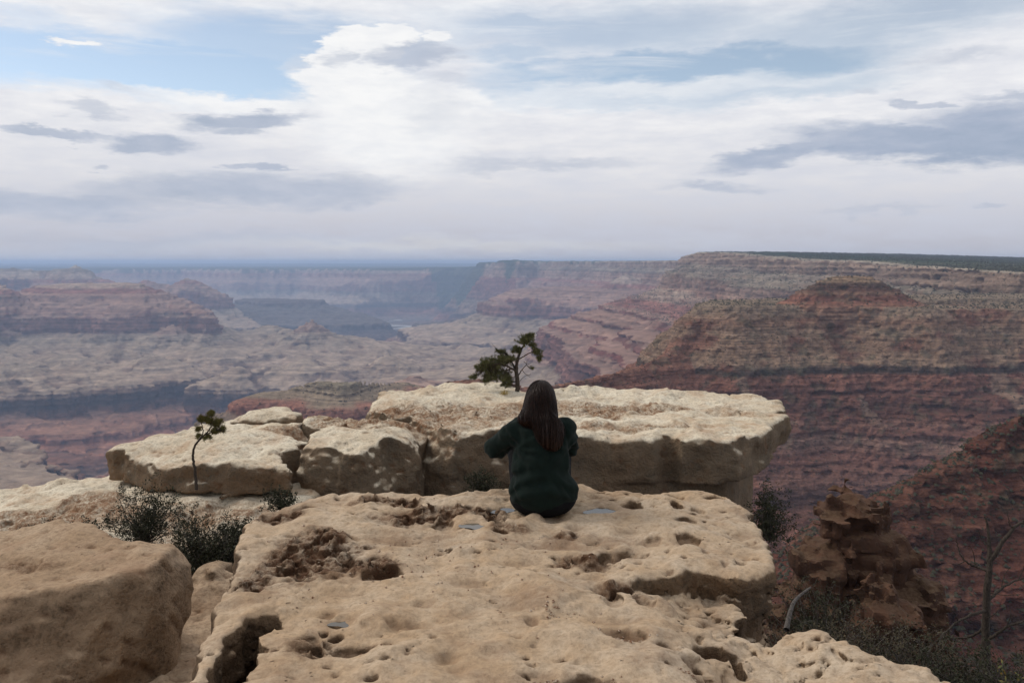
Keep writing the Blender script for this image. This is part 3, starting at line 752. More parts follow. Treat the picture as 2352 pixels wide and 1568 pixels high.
    cr = cr * (1 + 0.3 * pn2(z / 3.0, n1, 138) + 0.2 * pn2(x / 14, y / 60, 139))[..., None]
    c = np.where((Z == 4)[..., None], cr, c)
    c = np.where((Z == 7)[..., None], lerp(np.array([.07, .045, .032]), np.array([.13, .065, .045]), smooth(n3, -.5, .5)[..., None]), c)
    # scrub dusting where it is not sheer
    sc_ = smooth(n3 + 0.3 * n2, 0.25, 0.6)[..., None] * (Z != 2)[..., None]
    c = lerp(c, np.array([.10, .10, .065]), sc_ * np.where((z > -330), 0.45, 0.12)[..., None] * (~main_top)[..., None])
    return np.clip(c, 0.02, 0.7)

# bedding: hard layers stand proud of the soft ones, and the faces are broken in three dimensions
TX, TY, TH = TP.T; TR = np.hypot(TX, TY)
def beds(x, y, z, near):
    dip = 6 * fbm2(x / 700, y / 700, 2, 181) + 1.5 * fbm2(x / 90, y / 90, 2, 183)
    q = z + dip
    brk = 0.35 * fbm2(x / 120, y / 120 + q / 40, 2, 185)
    bn = np.tanh(3.2 * (pn2(q / 7.5, brk + 3, 191) + 0.6 * pn2(q / 2.8, brk + 7, 192)))
    bf = np.tanh(3.0 * (pn2(q / 34.0, brk * .5 + 3, 193) + 0.6 * pn2(q / 13.0, brk + 7, 194)))
    bn = bn * (0.25 + 1.1 * smooth(pn2(q / 38.0, 0.4 * brk + 11, 201), -.35, .35))
    return np.where(near, bn, bf)
NEARZ = np.isin(TZ, (3, 5, 6, 8)) | (TR < 3200)
def relax(N, f, times):
    for _ in range(times):
        A = np.zeros_like(N)
        fc = N[f].mean(1)
        for q in range(4):
            for ax in range(3): A[:, ax] += np.bincount(f[:, q], fc[:, ax], len(N))
        N = A / (np.linalg.norm(A, axis=1)[:, None] + 1e-9)
    return N
n_ = relax(vnormals(TP, TF), TF, 2); n_ *= np.sign(n_[:, 2:3] + 1e-9)
TNZ = n_[:, 2]
hz_ = n_.copy(); hz_[:, 2] = 0; stp = np.linalg.norm(hz_, axis=-1)
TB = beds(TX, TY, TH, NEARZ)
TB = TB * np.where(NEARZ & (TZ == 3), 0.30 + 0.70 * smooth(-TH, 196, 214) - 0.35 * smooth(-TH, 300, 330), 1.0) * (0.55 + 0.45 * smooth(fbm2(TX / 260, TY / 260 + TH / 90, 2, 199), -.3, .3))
ampb = np.where(NEARZ, 2.6, 14.0) * smooth(stp, 0.22, 0.6) * (TZ != 7)
sc3 = np.where(NEARZ, 1 / 16.0, 1 / 75.0)
brok = fbm3(TX * sc3, TY * sc3, TH * sc3 * 1.3, 4, 195)
ampn = np.where(TZ == 7, 0.02 * np.clip(TR - 12, 0, 60), np.where(NEARZ, 7.5, 22.0)) * smooth(stp, 0.2, 0.55)
TP = TP + hz_ / (stp[:, None] + 1e-6) * (ampb * TB + ampn * brok)[:, None]
TP[:, 2] += 0.35 * ampn * fbm3(TX * sc3 * 1.7 + 9, TY * sc3 * 1.7, TH * sc3 * 2, 3, 197)
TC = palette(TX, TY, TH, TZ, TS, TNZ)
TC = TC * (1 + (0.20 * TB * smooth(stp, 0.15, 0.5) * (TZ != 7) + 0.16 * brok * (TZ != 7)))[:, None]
TX, TY, TH = TP.T

tm, t = material('canyon_rock')
base = t.attr('rock_colour')
dist = t.vmath('LENGTH', t.pos)
# grain sized to the distance of the landform it sits on: metre-scale near, ten-metre-scale far
p_near = t.vmath('MULTIPLY', t.pos, (1.0, 1.0, 2.4))
n_fine = t.noise(p_near, 0.22, 5, 0.7)
n_mid = t.noise(t.vmath('MULTIPLY', t.pos, (1.0, 1.0, 1.1)), 0.05, 5, 0.68)
n_far = t.noise(t.vmath('MULTIPLY', t.pos, (1.0, 1.0, 1.3)), 0.011, 6, 0.68)
strata = t.noise(t.vmath('MULTIPLY', t.pos, (0.012, 0.012, 1.0)), 0.35, 4, 0.7)
strata_far = t.noise(t.vmath('MULTIPLY', t.pos, (0.002, 0.002, 1.0)), 0.07, 4, 0.7)
nearness = t.mapr(dist, 1500, 5000, 1.0, 0.0)
grain = t.mapr(t.math('ADD', t.math('MULTIPLY', n_fine, 0.6), t.math('MULTIPLY', n_mid, 0.4)), 0.36, 0.64, 0.62, 1.36)
st_n = t.mapr(strata, 0.32, 0.68, 0.62, 1.38)
gn = t.math('MULTIPLY', grain, st_n)
gf = t.math('MULTIPLY', t.mapr(n_far, 0.3, 0.7, 0.62, 1.38), t.mapr(strata_far, 0.3, 0.7, 0.72, 1.28))
k = t.math('ADD', t.math('MULTIPLY', gn, nearness), t.math('MULTIPLY', gf, t.math('SUBTRACT', 1.0, nearness)))
cc = t.vmath('SCALE', base, scale=k)
t.put(t.b.inputs['Base Color'], cc)
hh = t.math('ADD', t.math('MULTIPLY', n_fine, 5.0), t.math('ADD', t.math('MULTIPLY', n_mid, 12.0), t.math('MULTIPLY', n_far, 26.0)))
hh = t.math('ADD', hh, t.math('MULTIPLY', strata, 4.0))
t.put(t.b.inputs['Normal'], t.bump(hh, 0.8, 1.0))
t.b.inputs['Specular IOR Level'].default_value = 0.0
t.b.inputs['Roughness'].default_value = 1.0


def sheet(name, face_sel):
    f = TF[face_sel]
    u, invx = np.unique(f, return_inverse=True)
    me = raw_mesh(name, TP[u], invx.reshape(-1, 4), tm, True, cols={'rock_colour': TC[u]})
    o = link(name, me); o['kind'] = 'structure'
    return o
fz = TZ[TF[:, 0]]; fy = TY[TF[:, 0]]
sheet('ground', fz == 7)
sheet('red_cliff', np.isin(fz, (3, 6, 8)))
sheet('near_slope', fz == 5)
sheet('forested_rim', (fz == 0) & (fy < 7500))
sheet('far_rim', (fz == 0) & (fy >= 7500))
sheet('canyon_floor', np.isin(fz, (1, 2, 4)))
# ------------------------------------------------------------ limestone
def rock_material(name, cream, tan, iron, face, grain=1.0, bumpk=1.0, mottle=1.0):
    m, t = material(name)
    p = t.pos
    big = t.noise(p, 0.9 * grain, 5, 0.62)
    mid = t.noise(p, 5.0 * grain, 5, 0.62)
    fine = t.noise(p, 38.0 * grain, 5, 0.68)
    spk = t.noise(p, 120.0 * grain, 3, 0.6)
    rough = t.attr('rough', 'Fac'); pit = t.attr('pit', 'Fac')
    nz = t.sep(t.normal)[2]
    c = t.mix(t.mapr(t.math('ADD', t.math('MULTIPLY', big, 0.5), t.math('MULTIPLY', mid, 0.5)), 0.38, 0.60), cream, tan)
    c = t.mix(t.mapr(fine, 0.44, 0.66, 0, 0.75 * mottle), c, tuple(v * 0.58 for v in tan))
    c = t.mix(t.mapr(t.noise(p, 2.4 * grain, 6, 0.7), 0.50, 0.66, 0, 0.55 * mottle), c, (iron[0] * 1.7, iron[1] * 2.0, iron[2] * 2.2))
    # stained, mottled sides
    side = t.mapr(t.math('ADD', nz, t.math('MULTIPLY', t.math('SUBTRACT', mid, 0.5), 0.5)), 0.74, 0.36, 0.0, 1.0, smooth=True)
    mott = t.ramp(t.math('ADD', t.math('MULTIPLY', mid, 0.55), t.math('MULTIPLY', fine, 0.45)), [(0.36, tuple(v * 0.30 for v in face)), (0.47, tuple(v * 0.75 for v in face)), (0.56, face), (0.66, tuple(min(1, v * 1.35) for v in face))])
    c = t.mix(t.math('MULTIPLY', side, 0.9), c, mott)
    # iron-red crumbly rock where the surface is rotten
    rm = t.math('MULTIPLY', rough, t.mapr(t.math('ADD', t.math('MULTIPLY', mid, 0.4), t.math('MULTIPLY', fine, 0.6)), 0.40, 0.56, 0.15, 1.0), clamp=True)
    c = t.mix(t.math('MULTIPLY', rm, 0.85), c, iron)
    pm = t.math('MULTIPLY', pit, t.mapr(mid, 0.3, 0.6, 0.5, 1.0), clamp=True)
    c = t.mix(t.math('MULTIPLY', pm, 0.85), c, tuple(v * 0.9 for v in iron))
    c = t.mix(t.mapr(spk, 0.62, 0.72, 0.0, 0.4), c, (0.05, 0.035, 0.022))
    # little solution holes
    vo = t.voronoi(t.vmath('ADD', p, t.vmath('SCALE', t.noise(p, 9.0, 2, 0.5, color=True), scale=0.08)), 17.0 * grain)
    hole_zone = t.mapr(t.noise(p, 2.1 * grain, 3, 0.5), 0.50, 0.62, 0.0, 1.0)
    hole_zone = t.math('MAXIMUM', hole_zone, t.math('MULTIPLY', side, 0.7))
    holes = t.math('MULTIPLY', t.mapr(vo, 0.16, 0.05, 0.0, 1.0, smooth=True), hole_zone)
    c = t.mix(t.math('MULTIPLY', holes, 0.55), c, tuple(v * 0.35 for v in iron))
    t.put(t.b.inputs['Base Color'], c)
    h = t.math('ADD', t.math('MULTIPLY', mid, 0.034 if mottle == 1.0 else 0.022), t.math('MULTIPLY', fine, 0.015 if mottle == 1.0 else 0.009))
    h = t.math('ADD', h, t.math('MULTIPLY', t.math('MULTIPLY', side, t.math('ADD', fine, mid)), 0.055))
    h = t.math('ADD', h, t.math('MULTIPLY', spk, 0.0025))
    h = t.math('SUBTRACT', h, t.math('MULTIPLY', holes, 0.012))
    h = t.math('ADD', h, t.math('MULTIPLY', t.math('MULTIPLY', rough, fine), 0.02))
    t.put(t.b.inputs['Normal'], t.bump(h, 0.9 * bumpk, 1.0))
    return m
M_NEAR = rock_material('near_limestone', (.58, .455, .325), (.485, .335, .205), (.105, .045, .021), (.22, .14, .08), mottle=0.75)
M_BACK = rock_material('pale_limestone', (.82, .73, .57), (.66, .54, .385), (.24, .115, .055), (.19, .13, .08), grain=0.7)
M_BOULD = rock_material('brown_limestone', (.50, .365, .245), (.40, .27, .165), (.17, .085, .045), (.46, .31, .19), grain=0.8)
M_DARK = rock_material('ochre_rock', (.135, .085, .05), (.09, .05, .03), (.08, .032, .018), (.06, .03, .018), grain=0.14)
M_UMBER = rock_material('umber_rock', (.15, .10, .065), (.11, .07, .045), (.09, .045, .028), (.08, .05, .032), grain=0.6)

def PP(px, py, z):                                                # plan position of a bearing at a given height
    D = -z * FPX / (py - HZ); return ((px - CX) / FPX * D, D)
ZT = -1.60
U = [PP(a, b, ZT) for a, b in [(594, 1166), (662, 1143), (752, 1130), (880, 1124), (1010, 1132), (1150, 1122), (1327, 1109), (1381, 1119), (1453, 1124), (1514, 1124), (1527, 1116), (1600, 1119),
     (1684, 1136), (1716, 1156), (1745, 1202), (1772, 1244), (1788, 1296), (1752, 1312), (1690, 1327), (1633, 1313), (1579, 1310), (1500, 1320), (1380, 1345), (1250, 1420), (900, 1460), (700, 1400), (630, 1404), (590, 1412), (552, 1436), (525, 1480), (490, 1540), (470, 1620),
     (440, 1620), (430, 1568), (452, 1493), (474, 1425), (505, 1350), (530, 1294), (550, 1222)]]
ZL = -1.74
L = [(x, y) for x, y in [PP(a, b, ZL) for a, b in [(640, 1418), (760, 1340), (900, 1325), (1380, 1330), (1500, 1328), (1561, 1337), (1633, 1342), (1666, 1352), (1672, 1388), (1702, 1396), (1718, 1438), (1728, 1468), (1745, 1466), (1777, 1451), (1835, 1444), (1878, 1455), (1921, 1476), (1975, 1502), (2060, 1535), (2190, 1568), (2400, 1700)]]]
L += [(2.3, 2.0), (2.6, 0.5), (2.6, -2.5), (-2.6, -2.5), (-2.4, 0.6), (-1.9, 2.2), PP(430, 1640, ZL), PP(530, 1540, ZL), PP(572, 1512, ZL), PP(598, 1456, ZL)]
HOLE = [PP(a, b, ZT) for a, b in [(455, 1640), (478, 1568), (512, 1494), (548, 1443), (580, 1418), (640, 1408), (650, 1420), (600, 1456), (585, 1512), (560, 1545), (500, 1568), (470, 1620)]]
PITS = [  # px, py, rx, ry (pixels), depth, edge softness, stain
    (1425, 1268, 58, 14, .085, .35, .7), (1385, 1290, 34, 9, .035, .6, .3), (1340, 1282, 46, 14, -.02, .8, .9), (1450, 1158, 27, 9, .08, .3, .6), (1388, 1166, 36, 8, .022, .6, 0), (1092, 1210, 34, 8, .026, .5, .1), (1150, 1170, 30, 7, .022, .6, 0),
    (1015, 1200, 26, 8, .05, .4, .6), (1140, 1197, 22, 9, .06, .4, .6), (1185, 1190, 18, 6, .03, .5, .3), (892, 1318, 36, 13, .06, .35, .4), (845, 1325, 16, 8, .04, .4, .6), (722, 1492, 16, 10, .07, .3, .8), (770, 1462, 16, 9, .05, .3, .8), (745, 1452, 10, 8, .05, .3, .8), (815, 1490, 46, 14, .05, .35, .75), (790, 1428, 42, 10, .024, .6, .3), (755, 1412, 22, 8, .03, .6, .6),
    (1580, 1238, 26, 8, .06, .35, .6), (1572, 1196, 30, 6, .05, .35, .7), (1552, 1163, 13, 7, .06, .3, .7), (1605, 1168, 18, 7, .045, .4, .5), (1640, 1137, 32, 4, .05, .3, .4), (1550, 1136, 22, 3, .04, .3, .4), (1358, 1135, 14, 4, .03, .4, .3), (1490, 1240, 30, 6, .03, .5, .5),
    (1437, 1452, 50, 15, .045, .5, .85), (1530, 1472, 26, 12, .035, .5, .8), (1640, 1530, 46, 20, .045, .5, .7), (1716, 1528, 24, 22, .09, .35, .9), (1590, 1500, 20, 12, .03, .5, .6), (1350, 1562, 60, 14, .05, .4, .85), (1240, 1545, 40, 14, .02, .7, .5), (1030, 1508, 34, 12, .03, .6, .35), (975, 1392, 34, 9, .022, .6, .3), (1075, 1345, 34, 7, .016, .5, .2),
    (1060, 1270, 30, 6, -.018, .6, .1), (960, 1443, 50, 12, .03, .7, .3), (905, 1440, 22, 10, .03, .6, .3), (1220, 1432, 20, 9, .03, .4, .6), (1190, 1395, 60, 14, .02, .8, .3), (1640, 1455, 45, 14, .10, .25, .9), (1690, 1465, 14, 16, .14, .25, .5), (1360, 1240, 16, 6, .04, .4, .6), (1270, 1235, 40, 9, -.022, .7, .5), (1320, 1205, 24, 6, .03, .5, .5), (1480, 1370, 26, 14, .045, .5, .6), (1530, 1375, 30, 16, -.035, .7, .3), (1570, 1250, 60, 14, .015, .8, .2), (1410, 1375, 24, 16, .03, .5, .5), (1230, 1185, 22, 7, -.03, .6, .3), (1300, 1172, 16, 7, -.025, .6, .3),
    (1790, 1560, 46, 14, .03, .5, .9), (1880, 1535, 30, 6, .02, .5, .4), (1100, 1145, 14, 3, .02, .4, .3), (1620, 1270, 10, 5, .03, .3, .6), (1700, 1290, 10, 6, .035, .3, .7), (1665, 1295, 8, 5, .035, .3, .7), (640, 1180, 50, 10, .03, .5, .9), (700, 1165, 34, 6, .035, .4, .8)]
def slab_fields(x, y):
    wx = x + 0.035 * fbm2(x * 3.1, y * 3.1, 3, 201); wy = y + 0.035 * fbm2(x * 3.1 + 7, y * 3.1, 3, 205)
    rough_edge = 0.016 * fbm2(x * 14, y * 14, 3, 209)
    dU = sd_poly(wx, wy, U) + rough_edge; dL = sd_poly(wx, wy, L) + rough_edge
    # the near layer swells up to the level of the upper one on the left and centre
    swell = 0.125 * (1 - smooth(x, 0.55, 1.05)) * smooth(y, 5.1, 4.3) + 0.05 * smooth(y, 3.6, 2.6) + 0.06 * smooth(x, 1.1, 1.5) * smooth(y, 4.6, 3.9)
    h = np.zeros_like(x, dtype=float); top = np.ones_like(h)
    # broad waves and runnels
    a = 0.034 * fbm2(x * 1.5, y * 1.2, 2, 211) + 0.026 * fbm2(x * 3.6, y * 4.2, 3, 215) - 0.012 * np.abs(fbm2(x * 2.0, y * 3.4, 3, 221))
    h = h + a * top
    # rotten, honeycombed zones
    def zone(px, py, rx, ry):
        cx, cy = PP(px, py, ZT); k = cy / FPX; ky = cy * cy / (FPX * 1.6)
        q = np.hypot((x - cx) / (rx * k), (y - cy) / (ry * ky))
        return smooth(q + 0.35 * fbm2(x * 4, y * 4, 3, 225), 1.15, 0.6)
    rz = np.maximum.reduce([zone(715, 1275, 120, 62), zone(600, 1320, 60, 40), zone(640, 1180, 55, 18), zone(1000, 1180, 160, 16), zone(900, 1150, 90, 12), zone(860, 1300, 60, 28), 0.8 * zone(1340, 1282, 70, 16), 0.7 * zone(1180, 1215, 60, 10), 0.7 * zone(1430, 1340, 70, 18), 0.6 * zone(1290, 1225, 50, 12), .6 * zone(700, 1480, 60, 30)])
    rz = rz * top
    c1, _ = cells2((x + 0.05 * fbm2(x * 9, y * 9, 2, 228)) * 9, (y + 0.05 * fbm2(x * 9 + 5, y * 9, 2, 229)) * 9, 3)
    c2, _ = cells2((x + 0.02 * fbm2(x * 20, y * 20, 2, 230)) * 22, y * 22, 5)
    honey = -0.045 * smooth(c1, 0.46, 0.28) - 0.018 * smooth(c2, 0.46, 0.26) + 0.022 * rid2(x * 6, y * 7, 3, 231) + 0.008 * fbm2(x * 22, y * 24, 3, 235)
    h = h + rz * honey
    low_ = smooth(-a + 0.25 * 0.02 * fbm2(x * 9, y * 9, 3, 238), 0.008, 0.045)
    # scattered small pocks everywhere
    cp, rid = cells2((x + 0.03 * fbm2(x * 7, y * 7, 2, 240)) * 11, y * 15, 9)
    pock = smooth(cp, 0.30, 0.14) * (rid > 0.70) * smooth(fbm2(x * 1.5, y * 1.5, 2, 242), -0.1, 0.3)
    cq, rid2_ = cells2((x + 0.01 * fbm2(x * 17, y * 17, 2, 243)) * 34, y * 42, 11)
    band = smooth(x, 0.6, 1.0) * smooth(fbm2(x * 2, y * 2, 2, 244), -0.2, 0.2)
    pock2 = smooth(cq, 0.36, 0.14) * (rid2_ > 0.6) * np.clip(0.25 + band, 0, 1) * smooth(fbm2(x * 3.3, y * 3.3, 2, 246), 0.0, 0.35)
    h = h - top * (0.034 * pock + 0.013 * pock2) + 0.0035 * fbm2(x * 22, y * 26, 3, 251) * top + 0.0016 * fbm2(x * 70, y * 80, 2, 255) * top
    pit = np.maximum(0.75 * pock * top + 0.9 * pock2 * top, 0.55 * low_ * top)
    pit = np.maximum(pit, rz * np.maximum(smooth(c1, .50, .28), 0.6 * smooth(c2, .5, .28)))
    for px, py, rx, ry, dep, soft, st in PITS:
        zz = ZT if py < 1330 else -1.62
        cx, cy = PP(px, py, zz)
        k = cy / FPX; ky = cy * cy / (FPX * 1.6)
        m = (np.abs(x - cx) < rx * k * 2) & (np.abs(y - cy) < ry * ky * 2 + .02)
        if not m.any(): continue
        xm = x[m]; ym = y[m]
        q = np.hypot((xm - cx) / (rx * k), (ym - cy) / (ry * ky))
        q = q + 0.30 * fbm2(xm * 9, ym * 9, 3, 261)
        v = smooth(q, 1.0 + soft * 0.35, 1.0 - soft * 0.8) * (1 - 0.25 * smooth(ym - cy, 0, -ry * ky))
        h[m] = h[m] - 0.9 * dep * v
        pit[m] = np.maximum(pit[m], st * v)
    dh = sd_poly(wx, wy, HOLE) + rough_edge
    return h, rz, pit, dU, dL, ZT + h, ZL + swell + h, dh
def slab_fn(x, y):
    x = np.asarray(x, float); y = np.asarray(y, float)
    h, rz, pit, dU, dL, tU, tL, dh = slab_fields(x, y)
    drop = lambda d: np.interp(d, [-.06, -.02, .01, .04, .3], [0, -.01, -.04, -.3, -1.5])
    return np.maximum(tU + drop(dU), tL + drop(dL)), rz, pit
def round_max(a, b, r):
    a = a + r; b = b + r
    return np.minimum(np.maximum(a, b), 0) + np.sqrt(np.maximum(a, 0) ** 2 + np.maximum(b, 0) ** 2) - r
def slab_sdf(X, Y, Z, fine=True):
    h, rz, pit, dU, dL, tU, tL, dh = (np.asarray(v, np.float32)[:, :, None] for v in slab_fields(X[:, :, 0].astype(float), Y[:, :, 0].astype(float)))
    # the sides lean in a little below the lip, then run out towards the foot
    lean = (0.05 * smooth(-Z, 1.75, 1.95) - 0.16 * smooth(-Z, 2.0, 2.7)).astype(np.float32)
    q = np.minimum(round_max(dU + lean, Z - tU, .045), round_max(dL + lean, Z - tL, .045))
    q = np.maximum(q, -round_max(dh - 0.02, (-2.6 - Z), .02))
    if fine:
        m = np.abs(q) < .10
        x, y, z = X[m], Y[m], Z[m]
        side = smooth(np.broadcast_to(np.minimum(Z - tU, 0), X.shape)[m], -.02, -.12)
        rr_ = np.broadcast_to(rz, X.shape)[m]
        n = 0.010 * fbm3(x * 9, y * 9, z * 10, 2, 281) + 0.0045 * fbm3(x * 28, y * 28, z * 30, 2, 291) + 0.012 * smooth(np.abs(pn3(x * 2.1, y * 3.3, z * 3, 292)), .022, .0)
        n += side * (0.034 * fbm3(x * 4, y * 4, z * 6, 3, 283) + 0.016 * (1 - 2 * np.abs(pn3(x * 11, y * 11, z * 14, 285))) + 0.035 * smooth(np.abs(pn3(x * 7, y * 7, z * 8, 287)), .09, .0))
        n += rr_ * (0.030 * fbm3(x * 17, y * 17, z * 20, 2, 289) + 0.016 * smooth(pn3(x * 26, y * 26, z * 30, 290), .1, .5))
        q[m] += n
    return q
f1 = surface_nets(lambda X, Y, Z: slab_sdf(X, Y, Z), (-1.95, 3.2, -2.72), (2.35, 6.72, -1.42), .0155)
f2 = surface_nets(lambda X, Y, Z: slab_sdf(X, Y, Z, False), (-2.9, -2.8, -3.5), (2.9, 3.26, -1.35), .07)
f3 = surface_nets(lambda X, Y, Z: np.maximum(slab_sdf(X, Y, Z, False), Z + 2.66), (-2.4, 3.15, -3.5), (2.6, 6.9, -2.6), .09)
sv, sf = [], []; off_ = 0
for v_, f_ in (f1, f2, f3): sv.append(v_); sf.append(f_ + off_); off_ += len(v_)
sv = np.concatenate(sv); sf = np.concatenate(sf)
_, r_, p_, dU_, dL_, tU_, tL_, _ = slab_fields(sv[:, 0], sv[:, 1])
sdn = smooth(np.maximum(tU_ - (dU_ > 0) * 9, tL_ - (dL_ > 0) * 9) - sv[:, 2], .03, .15)
me = raw_mesh('rock_slab', sv, sf, M_NEAR, True, attrs={'rough': np.clip(1.15 * r_ + .3 * sdn, 0, 1), 'pit': p_ * (1 - sdn)})
slab = tag(link('rock_slab', me), 'broad pitted cream limestone slab in the foreground, with the seated person on it', 'rock')

# ---- closed blocks from distance functions
def block(name, poly, ztop, zbot, mat, label, h=0.03, rnd=0.10, top_fn=None, wob=0.10, fine=0.02, seed=300, extra=None, rough_fn=None, cut=None, warp=0.25, front_lean=0.0, facet=True, facet_r=0.9, top_facets=10):
    xs = [p[0] for p in poly]; ys = [p[1] for p in poly]
    lo = (min(xs) - 0.35, min(ys) - 0.35, zbot - 0.1); hi = (max(xs) + 0.35, max(ys) + 0.35, ztop + 0.35)
    cx, cy = np.mean(xs), np.mean(ys)
    cr = np.random.default_rng(seed + 1); planes = []
    for (vx, vy) in poly:
        n = np.array([vx - cx, vy - cy, 0.0]); n /= np.linalg.norm(n); n[:2] += cr.normal(0, .25, 2); n[2] = cr.uniform(-.15, .85); n /= np.linalg.norm(n)
        planes.append((n, float(n @ np.array([vx, vy, ztop])) - cr.uniform(.03, .12) * facet, (vx, vy)))
    for _ in range(top_facets):
        i = cr.integers(0, len(poly)); t_ = cr.random(); a_ = np.array(poly[i]); b_ = np.array(poly[(i + 1) % len(poly)]); p_ = a_ + t_ * (b_ - a_)
        n = np.array([b_[1] - a_[1], a_[0] - b_[0], 0.0]); n /= np.linalg.norm(n) + 1e-9
        if n[0] * (p_[0] - cx) + n[1] * (p_[1] - cy) < 0: n = -n
        n[:2] += cr.normal(0, .35, 2); n[2] = cr.uniform(.2, .8); n /= np.linalg.norm(n)
        planes.append((n, float(n @ np.array([p_[0], p_[1], ztop])) - cr.uniform(.04, .13), (p_[0], p_[1])))
    def fn(X, Y, Z):
        x2, y2 = X[:, :, 0], Y[:, :, 0]
        zz = Z[0, 0, :]
        wx = x2 + warp * 0.4 * fbm2(x2 * 1.1, y2 * 1.1, 3, seed); wy = y2 + warp * 0.4 * fbm2(x2 * 1.1 + 5, y2 * 1.1, 3, seed + 4)
        d2 = sd_poly(wx, wy, poly).astype(np.float32)
        zt = (ztop + (top_fn(x2, y2) if top_fn else 0) + 0.035 * fbm2(x2 * 0.9, y2 * 0.9, 3, seed + 9)).astype(np.float32)
        q1 = d2[:, :, None] + rnd + front_lean * (zt[:, :, None] - Z) * -1
        q2 = Z - zt[:, :, None] + rnd
        q = np.minimum(np.maximum(q1, q2), 0) + np.sqrt(np.maximum(q1, 0) ** 2 + np.maximum(q2, 0) ** 2) - rnd
        for n_p, d_p, c_p in (planes if facet == 1 else planes[:len(poly)]):
            loc_ = smooth(np.hypot(x2 - c_p[0], y2 - c_p[1]), facet_r * .55, facet_r).astype(np.float32)[:, :, None] * 0.8
            q = np.maximum(q, n_p[0] * X + n_p[1] * Y + n_p[2] * Z - d_p - loc_)
        q = np.maximum(q, zbot - Z)
        near = np.abs(q) < 0.35
        xn, yn, zn = X[near], Y[near], Z[near]
        n = wob * fbm3(xn * 1.5, yn * 1.5, zn * 2.2, 3, seed + 20)
        n = n + fine * fbm3(xn * 8, yn * 8, zn * 10, 3, seed + 30)
        q[near] += n
        if extra is not None: q = extra(q, X, Y, Z)
        return q
    Vv, ff = surface_nets(fn, lo, hi, h)
    N = vnormals(Vv, ff)
    x, y, z = Vv.T
    rough = rough_fn(x, y, z, N) if rough_fn else np.clip(0.25 * (1 - N[:, 2]), 0, 1)
    cpt, rid = cells2(x * 7 + 0.3 * fbm2(x * 8, y * 8, 2, seed + 41), (y + z) * 9, seed % 50)
    pk = smooth(cpt, 0.33, 0.12) * (rid > 0.72)
    disp = -0.016 * pk - rough * N[:, 2].clip(0, 1) * (0.05 * smooth(cells2(x * 7, y * 9, 7)[0], 0.6, 0.2) - 0.02 * fbm2(x * 9, y * 12, 3, seed + 50))
    Vv = Vv + N * disp[:, None]
    me = raw_mesh(name, Vv, ff, mat, True, attrs={'rough': rough, 'pit': pk * 0.7})
    return tag(link(name, me), label, 'rock')

def patch(x, y, lst):
    r = np.zeros(np.shape(x))
    for cx, cy, rx, ry, a in lst:
        q = np.hypot((x - cx) / rx, (y - cy) / ry) + 0.5 * fbm2(x * 1.7, y * 2.4, 3, 401)
        r = np.maximum(r, a * smooth(q, 1.2, 0.6))
    return r
ZB = -2.30
BP = [(-1.30, 12.7), (-0.9, 12.35), (0.0, 12.45), (0.83, 12.1), (1.85, 11.95), (2.96, 11.85), (3.42, 12.05), (3.62, 12.6), (3.75, 13.2), (4.2, 14.0), (4.42, 14.9), (4.45, 15.8), (2.84, 16.25), (0.67, 16.5), (-0.6, 16.9), (-1.6, 16.7), (-3.1, 15.8), (-3.35, 15.0), (-3.15, 13.75), (-1.5, 13.50)]
def back_extra(q, X, Y, Z):
    # an undercut bedding joint that opens to the right
    wdt = 0.012 + 0.075 * smooth(X, 0.8, 2.2) + 0.05 * smooth(X, 2.4, 3.5)
    zc = -2.94 + 0.04 * np.sin(X * 1.7) + 0.10 * smooth(X, 1.5, 3.3)
    dep = sd_poly(X[:, :, 0], Y[:, :, 0], BP)[:, :, None]
    rec = 0.55 * smooth(X, 0.9, 3.0)
    low = dep + rec - 0.06 + 0.05 * pn3(X * 3, Y * 3, Z * 3, 8)
    return np.maximum(q, np.where(Z < zc, low, -1.0))
rk = lambda x, y, z, N: np.clip((patch(x, y, [(-1.6, 13.6, 1.5, 1.1, 1), (-0.1, 14.2, 1.6, 0.8, .9), (-2.2, 13.2, .8, .5, 1), (1.6, 14.3, 1.4, 0.55, 1), (1.5, 12.9, 1.2, 0.25, .8), (3.4, 14.4, .4, .5, .5)]) * (N[:, 2] > 0.45)) + 0.12 * (1 - N[:, 2]), 0, 1)
block('rock_slab', BP, ZB, -5.0, M_BACK, 'long pale flat-topped limestone block behind the seated person, pinyon pine on its back edge', h=0.040, rnd=0.09, wob=0.09, fine=0.03, seed=300, facet=0.25, facet_r=.5, extra=back_extra, rough_fn=rk,
      top_fn=lambda x, y: 0.05 * smooth(y, 14.5, 16.5) - 0.04 * smooth(x, 2.5, 4.4) + 0.05 * smooth(np.abs(x + 1.2), 1.0, 0.2) * smooth(y, 15.2, 16.3))
block('rock_block', [(-2.74, 11.75), (-1.85, 11.45), (-1.22, 12.05), (-1.34, 13.0), (-1.50, 13.6), (-3.08, 13.75), (-2.92, 12.6)], -2.31, -3.6, M_BACK, 'wedge-shaped limestone block with a chipped corner, left of the dark crack in the back ledge', h=0.028, rnd=0.10, wob=0.08, fine=0.022, seed=340, rough_fn=rk,
      top_fn=lambda x, y: -0.07 * smooth(y, 12.4, 11.6) - 0.05 * smooth(x, -1.7, -1.3))
